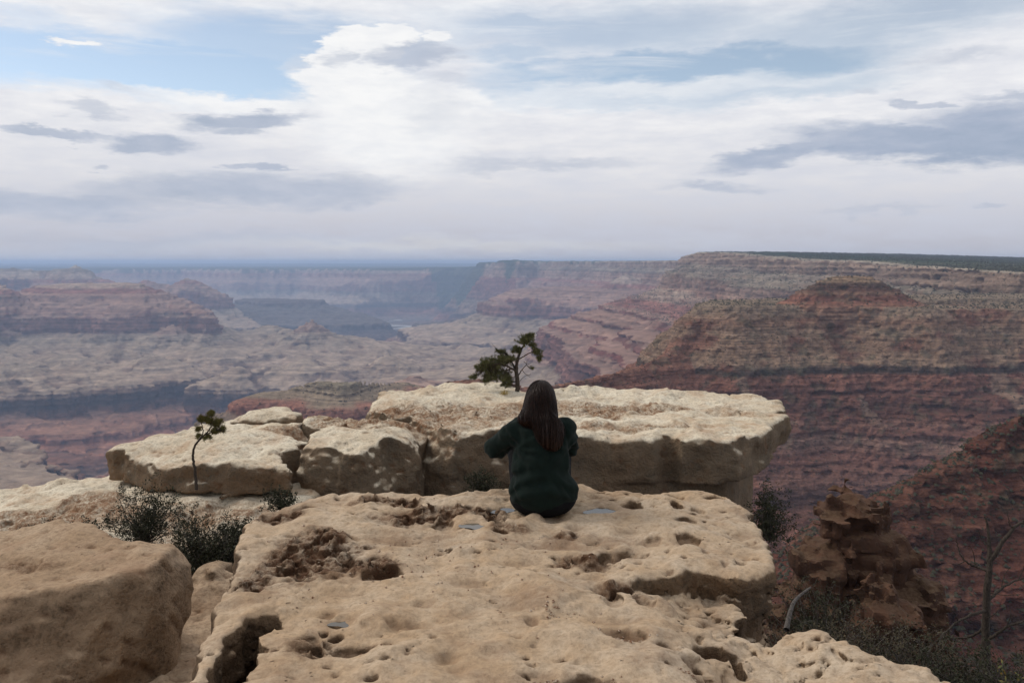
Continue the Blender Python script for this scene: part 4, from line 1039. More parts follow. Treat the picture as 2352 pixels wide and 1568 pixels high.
block('rock_block', [(-5.5, 12.3), (-4.9, 11.8), (-4.3, 11.5), (-2.76, 11.3), (-2.70, 12.0), (-2.80, 12.9), (-3.0, 13.9), (-4.0, 14.3), (-4.9, 13.6)], -2.38, -2.93, M_BACK, 'rounded pale slab split off by a thin dark joint, behind the leaning sapling', h=0.028, rnd=0.13, wob=0.07, fine=0.022, seed=360, warp=0.2,
      top_fn=lambda x, y: -0.10 * smooth(x, -3.4, -5.4) - 0.16 * smooth(y, 12.7, 11.5) , rough_fn=lambda x, y, z, N: np.clip(patch(x, y, [(-3.2, 13.0, .5, .3, .8)]) * (N[:, 2] > .5) + 0.25 * (1 - N[:, 2]), 0, 1))
block('rock_block', [(-4.25, 13.6), (-3.15, 13.5), (-3.05, 14.2), (-3.4, 14.5), (-4.2, 14.4)], -2.27, -2.7, M_BACK, 'small pale capstone lying on top of the left ledge', h=0.035, rnd=0.16, wob=0.06, seed=370)
block('rock_block', [(-8.0, 12.0), (-7.2, 10.2), (-6.2, 9.6), (-4.6, 9.3), (-3.2, 9.5), (-2.6, 10.3), (-2.45, 11.4), (-2.6, 13.0), (-5.2, 13.3), (-7.0, 13.0)], -2.92, -4.1, M_BACK, 'sloping pitted rock running down to the left edge, under the split slab', h=0.040, rnd=0.14, wob=0.11, fine=0.03, seed=380,
      top_fn=lambda x, y: -0.13 * np.clip(-4.9 - x, 0, 4) - 0.35 * smooth(y, 11.4, 9.5), rough_fn=lambda x, y, z, N: np.clip(patch(x, y, [(-5.5, 11.0, .9, .6, 1), (-3.8, 10.8, 1.4, .5, .9), (-4.5, 10.0, 1.2, .4, .8), (-6.4, 10.6, .6, .5, .8)]) * (N[:, 2] > .5) + 0.2 * (1 - N[:, 2]), 0, 1))
def bould_extra(q, X, Y, Z):
    # the boulder is two swells with a spalled scoop between them
    c = np.sqrt(((X + 2.50) / 0.30) ** 2 + ((Y - 5.15) / 0.55) ** 2 + ((Z + 2.25) / 0.55) ** 2) - 1
    c = c * 0.35 + 0.05 * pn3(X * 3, Y * 3, Z * 3, 5)
    return np.maximum(q, -c)
block('boulder', [(-5.4, 5.6), (-4.4, 5.15), (-3.3, 5.05), (-2.65, 5.45), (-2.28, 5.95), (-2.24, 6.6), (-2.65, 7.0), (-3.5, 7.1), (-5.4, 6.9)], -2.03, -3.5, M_BOULD, 'big rounded brown boulder in the bottom left corner', h=0.024, facet_r=1.7, top_facets=14, rnd=0.12, wob=0.05, fine=0.016, seed=420, extra=bould_extra,
      top_fn=lambda x, y: 0.05 * smooth(y, 6.0, 6.9) - 0.05 * smooth(x, -3.2, -4.4), rough_fn=lambda x, y, z, N: np.clip(patch(x, y, [(-3.3, 6.2, .25, .15, .8), (-4.0, 6.4, .2, .15, .6)]) + 0.15 * (1 - N[:, 2]), 0, 1))
block('rock_block', [(-3.6, 3.6), (-1.0, 3.3), (-1.45, 5.4), (-1.85, 7.3), (-2.0, 7.9), (-2.7, 7.8), (-3.4, 6.0)], -2.72, -3.4, M_BOULD, 'low reddish rock wedged in the gap between the boulder and the slab', h=0.028, rnd=0.12, wob=0.12, fine=0.03, seed=440,
      top_fn=lambda x, y: 0.02 * (y - 5) + 0.10 * smooth(y, 7.0, 7.7))
# ------------------------------------------------------------ the seated person (local: x right, y forward, z up; seat at the origin)
def ell(X, Y, Z, c, r):
    k0 = np.sqrt(((X - c[0]) / r[0]) ** 2 + ((Y - c[1]) / r[1]) ** 2 + ((Z - c[2]) / r[2]) ** 2)
    k1 = np.sqrt(((X - c[0]) / r[0] ** 2) ** 2 + ((Y - c[1]) / r[1] ** 2) ** 2 + ((Z - c[2]) / r[2] ** 2) ** 2) + 1e-6
    return k0 * (k0 - 1) / k1
def cap(X, Y, Z, a, b, ra, rb):
    a = np.array(a, float); b = np.array(b, float); e = b - a
    t = np.clip(((X - a[0]) * e[0] + (Y - a[1]) * e[1] + (Z - a[2]) * e[2]) / (e @ e), 0, 1)
    return np.sqrt((X - a[0] - t * e[0]) ** 2 + (Y - a[1] - t * e[1]) ** 2 + (Z - a[2] - t * e[2]) ** 2) - (ra + t * (rb - ra))
def smin(a, b, k):
    h = np.clip(0.5 + 0.5 * (b - a) / k, 0, 1); return b + h * (a - b) - k * h * (1 - h)
def chain(prims, k):
    r = None
    for p in prims: r = p if r is None else smin(r, p, k)
    return r
SHL, SHR = (-.165, .055, .530), (.175, .060, .540)
ELL_, ELR = (-.302, .165, .392), (.190, .185, .385)
WRL, WRR = (-.135, .405, .425), (.115, .410, .425)
def shirt_fn(X, Y, Z):
    t = chain([ell(X, Y, Z, (.012, .00, .155), (.228, .175, .165)), ell(X, Y, Z, (.0, .01, .30), (.190, .140, .17)), ell(X, Y, Z, (.0, .045, .44), (.192, .138, .16)),
               cap(X, Y, Z, (-.125, .06, .525), (.135, .06, .535), .078, .078), cap(X, Y, Z, (0, .065, .57), (0, .075, .625), .078, .062)], .05)
    t = smin(t, cap(X, Y, Z, SHL, ELL_, .078, .071), .035)
    t = smin(t, cap(X, Y, Z, ELL_, WRL, .070, .046), .02)
    t = smin(t, cap(X, Y, Z, SHR, ELR, .064, .060), .045)
    t = smin(t, cap(X, Y, Z, ELR, WRR, .060, .045), .02)
    # folds: radiating from the armpits and sagging across the back
    for s, (ax, az) in ((-1, (-.15, .44)), (1, (.17, .43))):
        ang = np.arctan2(Z - az, (X - ax)); rad = np.hypot(X - ax, Z - az)
        t = t + 0.006 * np.sin(ang * 6 + 5.0 * pn3(X * 7, Y * 7, Z * 7, 7) + s) * np.exp(-((rad - .09) / .07) ** 2)
    sag = np.sin((Z * 62 + 130 * (X - .02) ** 2 + 2.4 * pn3(X * 5, Y * 5, Z * 5, 9)))
    t = t + 0.007 * sag * smooth(np.abs(Z - .22), .20, .02)
    t = t + 0.009 * fbm3(X * 9 + 2, Y * 9, Z * 6, 3, 12) + 0.010 * (1 - 2 * np.abs(pn3(X * 11 + 0.8 * Z * 9, Y * 8, Z * 5, 14)))
    # open neck, cuffs and hem
    t = np.maximum(t, Z - .628)
    hem = .012 - 0.25 * np.clip(Y, 0, .2)
    t = np.maximum(t, hem - Z)
    inner = t + 0.010
    return t
def leg_prims(X, Y, Z, g=0.0):
    ps = [ell(X, Y, Z, (.012, .02, .105 - g), (.205 + g, .165 + g, .115))]
    for s in (-1, 1):
        ps.append(cap(X, Y, Z, (s * .10, .06, .105), (s * .150, .43, .330), .088 + g, .062 + g))
        ps.append(cap(X, Y, Z, (s * .150, .43, .330), (s * .105, .62, .085), .060 + g, .042 + g))
    return ps
def body_fn(X, Y, Z):
    t = chain([ell(X, Y, Z, (.005, .01, .16), (.155, .115, .15)), ell(X, Y, Z, (0, .03, .33), (.135, .10, .16)), ell(X, Y, Z, (0, .05, .46), (.15, .095, .12)),
               cap(X, Y, Z, (-.13, .06, .525), (.13, .06, .53), .05, .05), cap(X, Y, Z, (0, .065, .56), (0, .085, .66), .052, .05)], .04)
    t = chain([t] + leg_prims(X, Y, Z, -.010), .02)
    for s in (-1, 1): t = smin(t, chain([ell(X, Y, Z, (s * .105, .68, .040), (.036, .10, .036))], .01), .02)
    for sh, el_, wr in ((SHL, ELL_, WRL), (SHR, ELR, WRR)):
        t = smin(t, cap(X, Y, Z, sh, el_, .047, .038), .02); t = smin(t, cap(X, Y, Z, el_, wr, .038, .026), .012)
    # head, face, ears
    h = chain([ell(X, Y, Z, (0, .085, .750), (.074, .092, .088)), ell(X, Y, Z, (0, .110, .700), (.056, .068, .072)), ell(X, Y, Z, (0, .145, .662), (.026, .026, .020))], .03)
    h = smin(h, cap(X, Y, Z, (0, .175, .735), (0, .196, .708), .009, .013), .012)
    h = smin(h, ell(X, Y, Z, (0, .176, .683), (.024, .008, .008)), .006)
    for s in (-1, 1):
        h = smin(h, ell(X, Y, Z, (s * .076, .088, .722), (.010, .020, .030)), .006)
        h = -smin(-h, ell(X, Y, Z, (s * .030, .188, .738), (.017, .014, .010)), .006)
    t = smin(t, h, .025)
    # hands laid on the knees, each finger its own bent chain, the thumb off the side of the palm
    for s, wr in ((-1, WRL), (1, WRR)):
        w0 = np.array(wr); d = np.array([s * .10, .93, -.35]); d /= np.linalg.norm(d); sd_ = np.array([-s * 1.0, .10, .05]); sd_ /= np.linalg.norm(sd_)
        pc = w0 + d * .055
        m = (np.abs(X - w0[0]) < .16) & (Y > w0[1] - .04) & (Y < w0[1] + .26) & (np.abs(Z - w0[2]) < .2)
        a, b, c = X[m], Y[m], Z[m]
        q = smin(cap(a, b, c, w0, pc, .026, .024), chain([cap(a, b, c, w0 + d * .02 + sd_ * o * .5, w0 + d * .085 + sd_ * o, .014, .012) for o in (-.030, -.010, .010, .030)], .012), .012)
        for o, ln in ((.033, .070), (.011, .080), (-.011, .074), (-.033, .058)):
            p0 = w0 + d * .085 + sd_ * o; p1 = p0 + (d * .9 + np.array([0, 0, -.25])) * ln * .45
            p2 = p1 + (d * .6 + np.array([0, 0, -.75])) * ln * .33; p3 = p2 + (d * .3 + np.array([0, 0, -.95])) * ln * .26
            q = smin(q, np.minimum(np.minimum(cap(a, b, c, p0, p1, .0098, .0092), cap(a, b, c, p1, p2, .0092, .0085)), cap(a, b, c, p2, p3, .0085, .0075)), .003)
        th0 = w0 + d * .025 + sd_ * .024; th1 = th0 + sd_ * .030 + d * .028; th2 = th1 + sd_ * .010 + d * .030 + np.array([0, 0, -.012])
        q = smin(q, np.minimum(cap(a, b, c, th0, th1, .013, .011), cap(a, b, c, th1, th2, .011, .0085)), .006)
        tm_ = t[m]; t[m] = smin(tm_, q, .008)
    return t
def hair_fn(X, Y, Z):
    t = chain([ell(X, Y, Z, (-.004, .075, .742), (.092, .108, .110)), ell(X, Y, Z, (-.010, .035, .665), (.108, .082, .105)), ell(X, Y, Z, (-.028, .010, .612), (.126, .075, .060)),
               ell(X, Y, Z, (.050, -.060, .545), (.095, .045, .10)), ell(X, Y, Z, (.070, -.094, .500), (.058, .020, .070))], .045)
    face = ell(X, Y, Z, (0, .19, .70), (.066, .085, .095))
    t = np.maximum(t, -face)
    return t
def cloth(name, col_, rough=0.95, sheen=0.3, n=420.0):
    m, t = material(name)
    k = t.noise(t.pos, 14.0, 4, 0.6)
    c = t.mix(t.mapr(k, 0.3, 0.7), tuple(v * 0.8 for v in col_), tuple(v * 1.25 for v in col_))
    t.put(t.b.inputs['Base Color'], c); t.b.inputs['Roughness'].default_value = rough
    t.b.inputs['Sheen Weight'].default_value = sheen; t.b.inputs['Sheen Roughness'].default_value = 0.5
    h = t.math('ADD', t.math('MULTIPLY', t.noise(t.pos, n, 2, 0.5), 0.0012), t.math('MULTIPLY', t.noise(t.pos, 45.0, 3, 0.5), 0.003))
    t.put(t.b.inputs['Normal'], t.bump(h, 0.7, 1.0))
    return m
M_SHIRT = cloth('green_sweatshirt', (.0048, .0105, .0080), sheen=0.04)
M_PANTS = cloth('black_trousers', (.006, .006, .007), sheen=0.0)
M_SKIN, t = material('skin'); t.put(t.b.inputs['Base Color'], t.mix(t.noise(t.pos, 30, 3), (.55, .33, .24), (.48, .27, .19))); t.b.inputs['Roughness'].default_value = .5
M_EYE, t = material('eye_white'); t.b.inputs['Base Color'].default_value = (.8, .78, .75, 1); t.b.inputs['Roughness'].default_value = .2
M_HAIR, t = material('brown_hair')
hs = t.noise(t.vmath('MULTIPLY', t.pos, (1.0, 1.0, 0.12)), 160.0, 3, 0.6)
t.put(t.b.inputs['Base Color'], t.mix(t.mapr(hs, 0.35, 0.65), (.008, .0042, .003), (.028, .0120, .0075)))
t.b.inputs['Roughness'].default_value = 0.42; t.b.inputs['Specular IOR Level'].default_value = 0.18
t.put(t.b.inputs['Normal'], t.bump(t.math('MULTIPLY', hs, 0.006), 0.8, 1.0))

SEAT = PP(1244, 1173, -1.60)
person = bpy.data.objects.new('person', None); col.objects.link(person)
person.location = (SEAT[0], SEAT[1], -1.622)
tag(person, 'long-haired person in a dark green sweatshirt sitting on the near slab, back turned', 'person')
Vv, ff = surface_nets(body_fn, (-.40, -.18, -.02), (.32, .82, .88), .0074)
link('body', raw_mesh('body', Vv, ff, M_SKIN), person)
Vv, ff = surface_nets(shirt_fn, (-.42, -.24, -.02), (.32, .50, .68), .0075)
link('sweatshirt', raw_mesh('sweatshirt', Vv, ff, M_SHIRT), person)
def pants_fn(X, Y, Z):
    t = chain(leg_prims(X, Y, Z, .008), .03) + 0.004 * fbm3(X * 12, Y * 12, Z * 9, 3, 16)
    t = np.maximum(t, Z - .37 - 0.2 * Y.clip(0, 1)); t = np.maximum(t, Y - .60)
    return t
Vv, ff = surface_nets(pants_fn, (-.30, -.20, -.05), (.30, .66, .45), .009)
link('trousers', raw_mesh('trousers', Vv, ff, M_PANTS), person)
for s in (-1, 1):
    Vv, ff = surface_nets(lambda X, Y, Z: np.maximum(smin(ell(X, Y, Z, (s * .105, .70, .040), (.044, .125, .044)), cap(X, Y, Z, (s * .105, .63, .06), (s * .105, .63, .11), .046, .044), .02), -Z), (s * .105 - .07, .55, -.01), (s * .105 + .07, .86, .17), .010)
    link('shoe', raw_mesh('shoe', Vv, ff, M_PANTS), person)
    ico = bmesh.new(); bmesh.ops.create_icosphere(ico, subdivisions=2, radius=.011); me = bpy.data.meshes.new('eye'); ico.to_mesh(me); ico.free(); me.materials.append(M_EYE)
    link('eye', me, person, (s * .030, .172, .738))
# hair: a soft mass with a few hundred locks laid over it
hv, hf = surface_nets(lambda X, Y, Z: hair_fn(X, Y, Z) + 0.004 * np.sin(X * 260 + 8 * pn3(X * 8, Y * 8, Z * 5, 19)) * smooth(Z, .86, .80) + 0.006 * fbm3(X * 16, Y * 16, Z * 4, 2, 18), (-.20, -.20, .30), (.22, .24, .90), .0055)
ha = Acc(); ha.add(hv, hf)
ns = 850
th = rng.uniform(-math.pi * .98, math.pi * .98, ns); ph = rng.uniform(0.02, 1.25, ns)
p = np.stack([-.004 + .094 * np.sin(th) * np.sin(ph), .075 - .11 * np.cos(th) * np.sin(ph), .742 + .112 * np.cos(ph)], 1)
off = rng.uniform(0.000, .0045, ns); wave = rng.uniform(0, 6.28, ns); wl = rng.uniform(14, 24, ns); amp = rng.uniform(.0010, .0036, ns)
length = rng.integers(26, 45, ns)
paths = [p.copy()]
e = 1e-3
for k in range(44):
    a = p[:, 2]
    d = np.stack([0.28 * (p[:, 0] + .004) * smooth(a, .62, .74) + .12 * smooth(a, .60, .50) * np.sign(p[:, 0] + .04), -0.05 * np.ones(ns), -np.ones(ns)], 1)
    g = np.stack([hair_fn(p[:, 0] + e, p[:, 1], p[:, 2]) - hair_fn(p[:, 0] - e, p[:, 1], p[:, 2]), hair_fn(p[:, 0], p[:, 1] + e, p[:, 2]) - hair_fn(p[:, 0], p[:, 1] - e, p[:, 2]), hair_fn(p[:, 0], p[:, 1], p[:, 2] + e) - hair_fn(p[:, 0], p[:, 1], p[:, 2] - e)], 1)
    g /= np.linalg.norm(g, axis=1)[:, None] + 1e-9
    d = d - g * np.sum(d * g, 1)[:, None] * (p[:, 2] > .40)[:, None]
    d /= np.linalg.norm(d, axis=1)[:, None] + 1e-9
    p = p + d * .0125
    p[:, 0] += amp * np.sin(wave + k * .0125 * wl * 3) * (1.0 + 1.2 * (p[:, 2] < .62)) + rng.normal(0, .0009, ns)
    v = hair_fn(p[:, 0], p[:, 1], p[:, 2])
    p = p + g * (np.clip(off - v, -.012, .012))[:, None] * (p[:, 2] > .37)[:, None]
    v = shirt_fn(p[:, 0], p[:, 1], p[:, 2]); p[:, 1] -= np.clip(.004 - v, 0, .02)
    paths.append(p.copy())
paths = np.stack(paths, 1)
for i in range(ns):
    if abs(th[i]) > 2.2 and paths[i, :, 1].max() > .16: continue
    q = paths[i, :length[i]:2]
    r = np.linspace(1, .2, len(q)) * rng.uniform(.0014, .0034)
    ha.tube(q, r, 3)
link('hair', ha.mesh('hair', M_HAIR), person)
# ------------------------------------------------------------ plants
def leaf_mat(name, c1, c2, c3=None):
    m, t = material(name)
    oi = t.noise(t.pos, 9.0, 2, 0.5); f = t.noise(t.pos, 60.0, 2, 0.6)
    c = t.mix(t.mapr(oi, 0.4, 0.6), c1, c2)
    c = t.mix(t.mapr(f, 0.45, 0.65), c, c3 or tuple(v * 1.5 for v in c2))
    t.put(t.b.inputs['Base Color'], c); t.b.inputs['Roughness'].default_value = .7
    return m
M_NEEDLE = leaf_mat('pine_needles', (.060, .068, .030), (.105, .105, .042), (.165, .150, .065))
M_NEEDLE2 = leaf_mat('young_pine_needles', (.10, .10, .030), (.14, .115, .035), (.20, .155, .05))
M_SCRUB = leaf_mat('dark_scrub_leaves', (.024, .026, .014), (.034, .035, .018), (.060, .056, .030))
M_SAGE = leaf_mat('dry_scrub_leaves', (.05, .045, .028), (.075, .06, .038), (.13, .10, .06))
M_BARK, t = material('pine_bark')
nb = t.noise(t.vmath('MULTIPLY', t.pos, (1, 1, .3)), 90.0, 4, .6)
t.put(t.b.inputs['Base Color'], t.mix(t.mapr(nb, .35, .65), (.028, .022, .018), (.085, .066, .052))); t.put(t.b.inputs['Normal'], t.bump(t.math('MULTIPLY', nb, .01), .8, 1.0))
M_TWIG, t = material('grey_dead_wood')
nb = t.noise(t.vmath('MULTIPLY', t.pos, (1, 1, .3)), 60.0, 4, .6)
t.put(t.b.inputs['Base Color'], t.mix(t.mapr(nb, .35, .65), (.05, .042, .036), (.15, .13, .115)))
def smooth_path(pts, n):
    pts = np.asarray(pts, float); t = np.linspace(0, len(pts) - 1, n); i = np.minimum(t.astype(int), len(pts) - 2); f = (t - i)[:, None]
    P0 = pts[np.maximum(i - 1, 0)]; P1 = pts[i]; P2 = pts[i + 1]; P3 = pts[np.minimum(i + 2, len(pts) - 1)]
    return 0.5 * ((2 * P1) + (-P0 + P2) * f + (2 * P0 - 5 * P1 + 4 * P2 - P3) * f ** 2 + (-P0 + 3 * P1 - 3 * P2 + P3) * f ** 3)
def blades(acc, centre, dirs, length, width, r):
    """thin pointed blades fanning from a point"""
    n = len(dirs)
    s = np.cross(dirs, r.normal(size=(n, 3))); s /= np.linalg.norm(s, axis=1)[:, None] + 1e-9
    L = length * r.uniform(.7, 1.1, n)[:, None]
    b = centre + dirs * 0.004
    v = np.stack([b - s * width * .5, b + s * width * .5, b + dirs * L + s * width * .2, b + dirs * L - s * width * .2], 1).reshape(-1, 3)
    f = np.arange(n * 4).reshape(-1, 4)
    acc.add(v, f)
def tuft(acc, p, axis, r, n=34, length=.040, width=.0032):
    n = int(n * .8); length = length * 1.05; width = width * 1.2
    axis = axis / (np.linalg.norm(axis) + 1e-9)
    for k in range(2):
        d = r.normal(size=(n // 2, 3)); d /= np.linalg.norm(d, axis=1)[:, None]
        d = d * 0.85 + axis * 0.75; d /= np.linalg.norm(d, axis=1)[:, None]
        blades(acc, p - axis * .014 * k, d, length, width, r)
def pine(name, limbs, clusters, D0, label, mat, scale, seed, tl=.040, twig_r=.004, bare=()):
    """limbs: list of ([(px, py, depth offset)], r0, r1); clusters: (px, py, rx, ry, rdepth, count)"""
    r = np.random.default_rng(seed)
    base = np.array(PT(*limbs[0][0][0][:2], D0 + limbs[0][0][0][2]))
    root = bpy.data.objects.new(name, None); col.objects.link(root); root.location = base
    tag(root, label, 'tree')
    wood, nd = Acc(), Acc(); allp = []
    for pts, r0, r1 in limbs:
        q = np.array([PT(a, b, D0 + c) for a, b, c in pts]) - base
        q = smooth_path(q, 5 * len(pts)); q[1:] += r.normal(0, .0035 * scale, q[1:].shape)
        wood.tube(q, np.linspace(r0, r1, len(q)), 8); allp.append(q)
    allp = np.concatenate(allp)
    for pts in bare:
        q = np.array([PT(a, b, D0 + c) for a, b, c in pts]) - base
        wood.tube(smooth_path(q, 8), np.linspace(.006, .0018, 8) * scale, 5)
    for px, py, rx, ry, rd, n in clusters:
        n = int(n * 2.5)
        c = np.array(PT(px, py, D0)) - base; k = D0 / FPX
        sub = r.normal(size=(max(3, n // 2), 3)); sub /= np.linalg.norm(sub, axis=1)[:, None]
        sub *= r.uniform(.25, .95, len(sub))[:, None]
        for i in range(n):
            u = sub[i % len(sub)] + r.normal(0, .26, 3)
            p = c + u * np.array([rx * k, rd, ry * k])
            j = np.argmin(np.linalg.norm(allp - p, axis=1)); a = allp[j]
            mid = (a + p) / 2 + r.normal(0, .015 * scale, 3) + np.array([0, 0, -.01])
            if r.random() < .6 or i < len(sub):
                wood.tube(smooth_path([a, mid, p], 5), np.linspace(twig_r, twig_r * .35, 5), 4)
            tuft(nd, p, (p - a) + np.array([0, 0, .05]) + r.normal(0, .03, 3), r, length=tl, width=tl * .085)
            tuft(nd, (p + mid) / 2 + r.normal(0, .012, 3), (p - a) + np.array([0, 0, .05]), r, n=24, length=tl * .9, width=tl * .08)
    link('trunk', wood.mesh('trunk', M_BARK), root)
    if nd.v: link('crown', nd.mesh('crown', mat, False), root)
    return root
pine('pine_tree', [
    ([(1188, 905, 0), (1189, 877, 0), (1186, 852, .02), (1188, 830, .02), (1193, 813, 0), (1199, 800, -.02), (1209, 784, 0), (1215, 772, 0)], .044, .006),
    ([(1187, 858, 0), (1181, 842, .05), (1173, 828, .05), (1166, 815, .06)], .024, .006),
    ([(1186, 852, 0), (1170, 843, -.08), (1150, 836, -.1), (1125, 838, -.1), (1104, 845, -.08)], .022, .006),
    ([(1178, 846, .1), (1160, 850, .15), (1140, 856, .2), (1120, 862, .15)], .013, .004),
    ([(1190, 826, 0), (1203, 818, -.05), (1217, 810, -.05), (1232, 806, 0), (1240, 812, 0)], .013, .004),
    ([(1190, 862, 0), (1198, 850, .05), (1208, 838, .05), (1212, 826, .08)], .012, .003),
    ([(1193, 813, 0), (1186, 806, .05), (1180, 800, .05)], .009, .004)],
    [(1207, 781, 18, 11, .11, 40), (1217, 770, 10, 6, .06, 14), (1188, 803, 13, 8, .09, 20), (1234, 806, 10, 8, .08, 12), (1238, 822, 6, 6, .05, 7), (1223, 794, 8, 5, .06, 6), (1222, 845, 2.5, 3, .02, 2),
     (1160, 826, 22, 13, .18, 40), (1128, 836, 24, 16, .2, 55), (1104, 845, 11, 13, .12, 22), (1142, 858, 26, 18, .2, 55), (1118, 868, 12, 12, .12, 18), (1086, 866, 8, 5, .06, 8), (1166, 868, 10, 14, .1, 12), (1158, 880, 8, 8, .08, 8), (1148, 806, 10, 5, .07, 8)],
    15.9, 'small twisted pinyon pine on the back edge of the far block, above the person', M_NEEDLE, 1.0, 31, tl=.044,
    bare=[[(1200, 850, 0), (1206, 858, .03), (1214, 862, .05), (1220, 858, .05)], [(1190, 880, 0), (1200, 868, .03), (1210, 862, .03), (1218, 866, .03)], [(1146, 806, 0), (1136, 796, 0), (1129, 788, .02)], [(1188, 862, 0), (1178, 870, 0), (1170, 880, .03)], [(1203, 830, 0), (1212, 836, 0), (1222, 832, 0)]])
pine('pine_tree', [
    ([(451, 1124, 0), (450, 1102, 0), (447, 1075, 0), (443, 1048, .01), (447, 1026, 0), (459, 1008, 0), (472, 996, 0), (482, 984, 0), (486, 965, 0), (484, 950, 0)], .021, .004),
    ([(462, 1005, 0), (466, 990, .03), (463, 972, .03), (460, 962, .03)], .008, .003),
    ([(470, 998, 0), (486, 992, -.04), (502, 986, -.04), (514, 990, -.03)], .008, .003),
    ([(450, 1020, 0), (462, 1008, .04), (478, 1000, .05), (490, 996, .05)], .008, .003)],
    [(484, 950, 7, 6, .05, 9), (464, 962, 9, 8, .06, 11), (478, 968, 10, 9, .08, 10), (500, 968, 14, 10, .08, 16), (512, 985, 7, 6, .05, 8), (495, 990, 12, 7, .06, 10), (458, 985, 6, 6, .05, 5), (456, 1000, 6, 4, .04, 4), (476, 1006, 10, 5, .05, 6)],
    11.2, 'thin leaning sapling pine rooted in the joint below the left slab', M_NEEDLE2, .7, 32, tl=.036, twig_r=.0028)

def shrub(name, centre, size, seed, label, mat, twigs=60, leaves=2600, leaf=.012, bare=0.15, spread=(1, 1, 1), wood_mat=None, cat='bush', group=None):
    """many stems from the root, forking into twigs that carry small leaves"""
    r = np.random.default_rng(seed); S = np.array(spread) * size
    root = bpy.data.objects.new(name, None); col.objects.link(root); root.location = centre; tag(root, label, cat, group)
    wood, lf = Acc(), Acc(); tips = []
    for i in range(twigs):
        d = r.normal(size=3); d[2] = abs(d[2]) * .9 + .25; d /= np.linalg.norm(d)
        p = np.zeros(3); path = [p.copy()]; n = 6
        for k in range(n):
            d = d + r.normal(0, .24, 3) + np.array([0, 0, .05]); d /= np.linalg.norm(d)
            p = p + d * S / n * r.uniform(.6, 1.25); path.append(p.copy())
        path = np.array(path)
        wood.tube(path, np.linspace(.010, .0018, len(path)) * size, 4)
        for k in range(2, len(path)):
            for _ in range(2):
                e = r.normal(size=3); e[2] += .4; e /= np.linalg.norm(e)
                q = path[k] + e * size * r.uniform(.06, .22)
                if r.random() < .5: wood.tube(np.array([path[k], (path[k] + q) / 2 + r.normal(0, .01 * size, 3), q]), np.array([.003, .002, .001]) * size, 3)
                if r.random() > bare: tips.append((path[k] + q) / 2); tips.append(q)
    if leaves:
        tips = np.array(tips); j = r.integers(0, len(tips), leaves)
        c = tips[j] + r.normal(0, .035 * size, (leaves, 3))
        a = r.normal(size=(leaves, 3)); a /= np.linalg.norm(a, axis=1)[:, None]; b = np.cross(a, r.normal(size=(leaves, 3))); b /= np.linalg.norm(b, axis=1)[:, None]
        L = leaf * r.uniform(.6, 1.4, (leaves, 1))
        v = np.stack([c - a * L, c + b * L * .45, c + a * L, c - b * L * .45], 1).reshape(-1, 3)
        lf.add(v, np.arange(leaves * 4).reshape(-1, 4))
        link('foliage', lf.mesh('foliage', mat, False), root)
    link('stem', wood.mesh('stem', wood_mat or M_TWIG), root)
    return root
shrub('bush', PT(335, 1248, 9.0), .52, 51, 'dark leafy bush growing up beside the rounded boulder, below the sapling', M_SCRUB, 60, 7500, .011, spread=(1.0, .8, 1.25))
shrub('bush', PT(150, 1262, 8.7), .36, 52, 'low dark bush near the left edge, behind the rounded boulder', M_SCRUB, 46, 3600, .012, spread=(1.7, .8, .8))
shrub('bush', PT(480, 1330, 7.9), .55, 53, 'deep-shaded bush filling the gap between the boulder and the near slab', M_SCRUB, 90, 12000, .012, spread=(.95, .8, 1.05), bare=.05)
shrub('bush', PT(540, 1290, 8.6), .42, 54, 'twiggy bush with pale dead stems at the back-left corner of the near slab', M_SCRUB, 60, 3600, .011, spread=(1.0, .8, .95), bare=.4)
shrub('bush', PT(640, 1170, 10.0), .26, 55, 'small green bush at the foot of the dark vertical crack', M_SCRUB, 40, 2200, .012)
shrub('bush', PT(1108, 1140, 11.6), .36, 56, 'small dark bush against the face of the long block, left of the person', M_SCRUB, 50, 3200, .012, spread=(.8, .6, 1.0))
shrub('bush', PT(1762, 1240, 11.7), .55, 57, 'dark bush below the right end of the long block', M_SCRUB, 60, 4200, .016, spread=(.7, .7, 1.3), bare=.3)
shrub('bush', PT(1840, 1600, 8.8), .95, 58, 'sprawling brown bush below the right corner of the near slab', M_SAGE, 70, 5600, .015, spread=(1.2, .8, .8), bare=.3)
shrub('bush', PT(2030, 1610, 8.8), .85, 59, 'dry tangled bush beyond the near slab, at the foot of the ochre outcrop', M_SAGE, 80, 6200, .015, spread=(1.3, .8, .9), bare=.35)
shrub('bush', PT(1950, 1660, 7.6), .60, 60, 'dark shaded bush close behind the front right hump of rock', M_SCRUB, 60, 5200, .012, spread=(1.5, .8, .7), bare=.1)
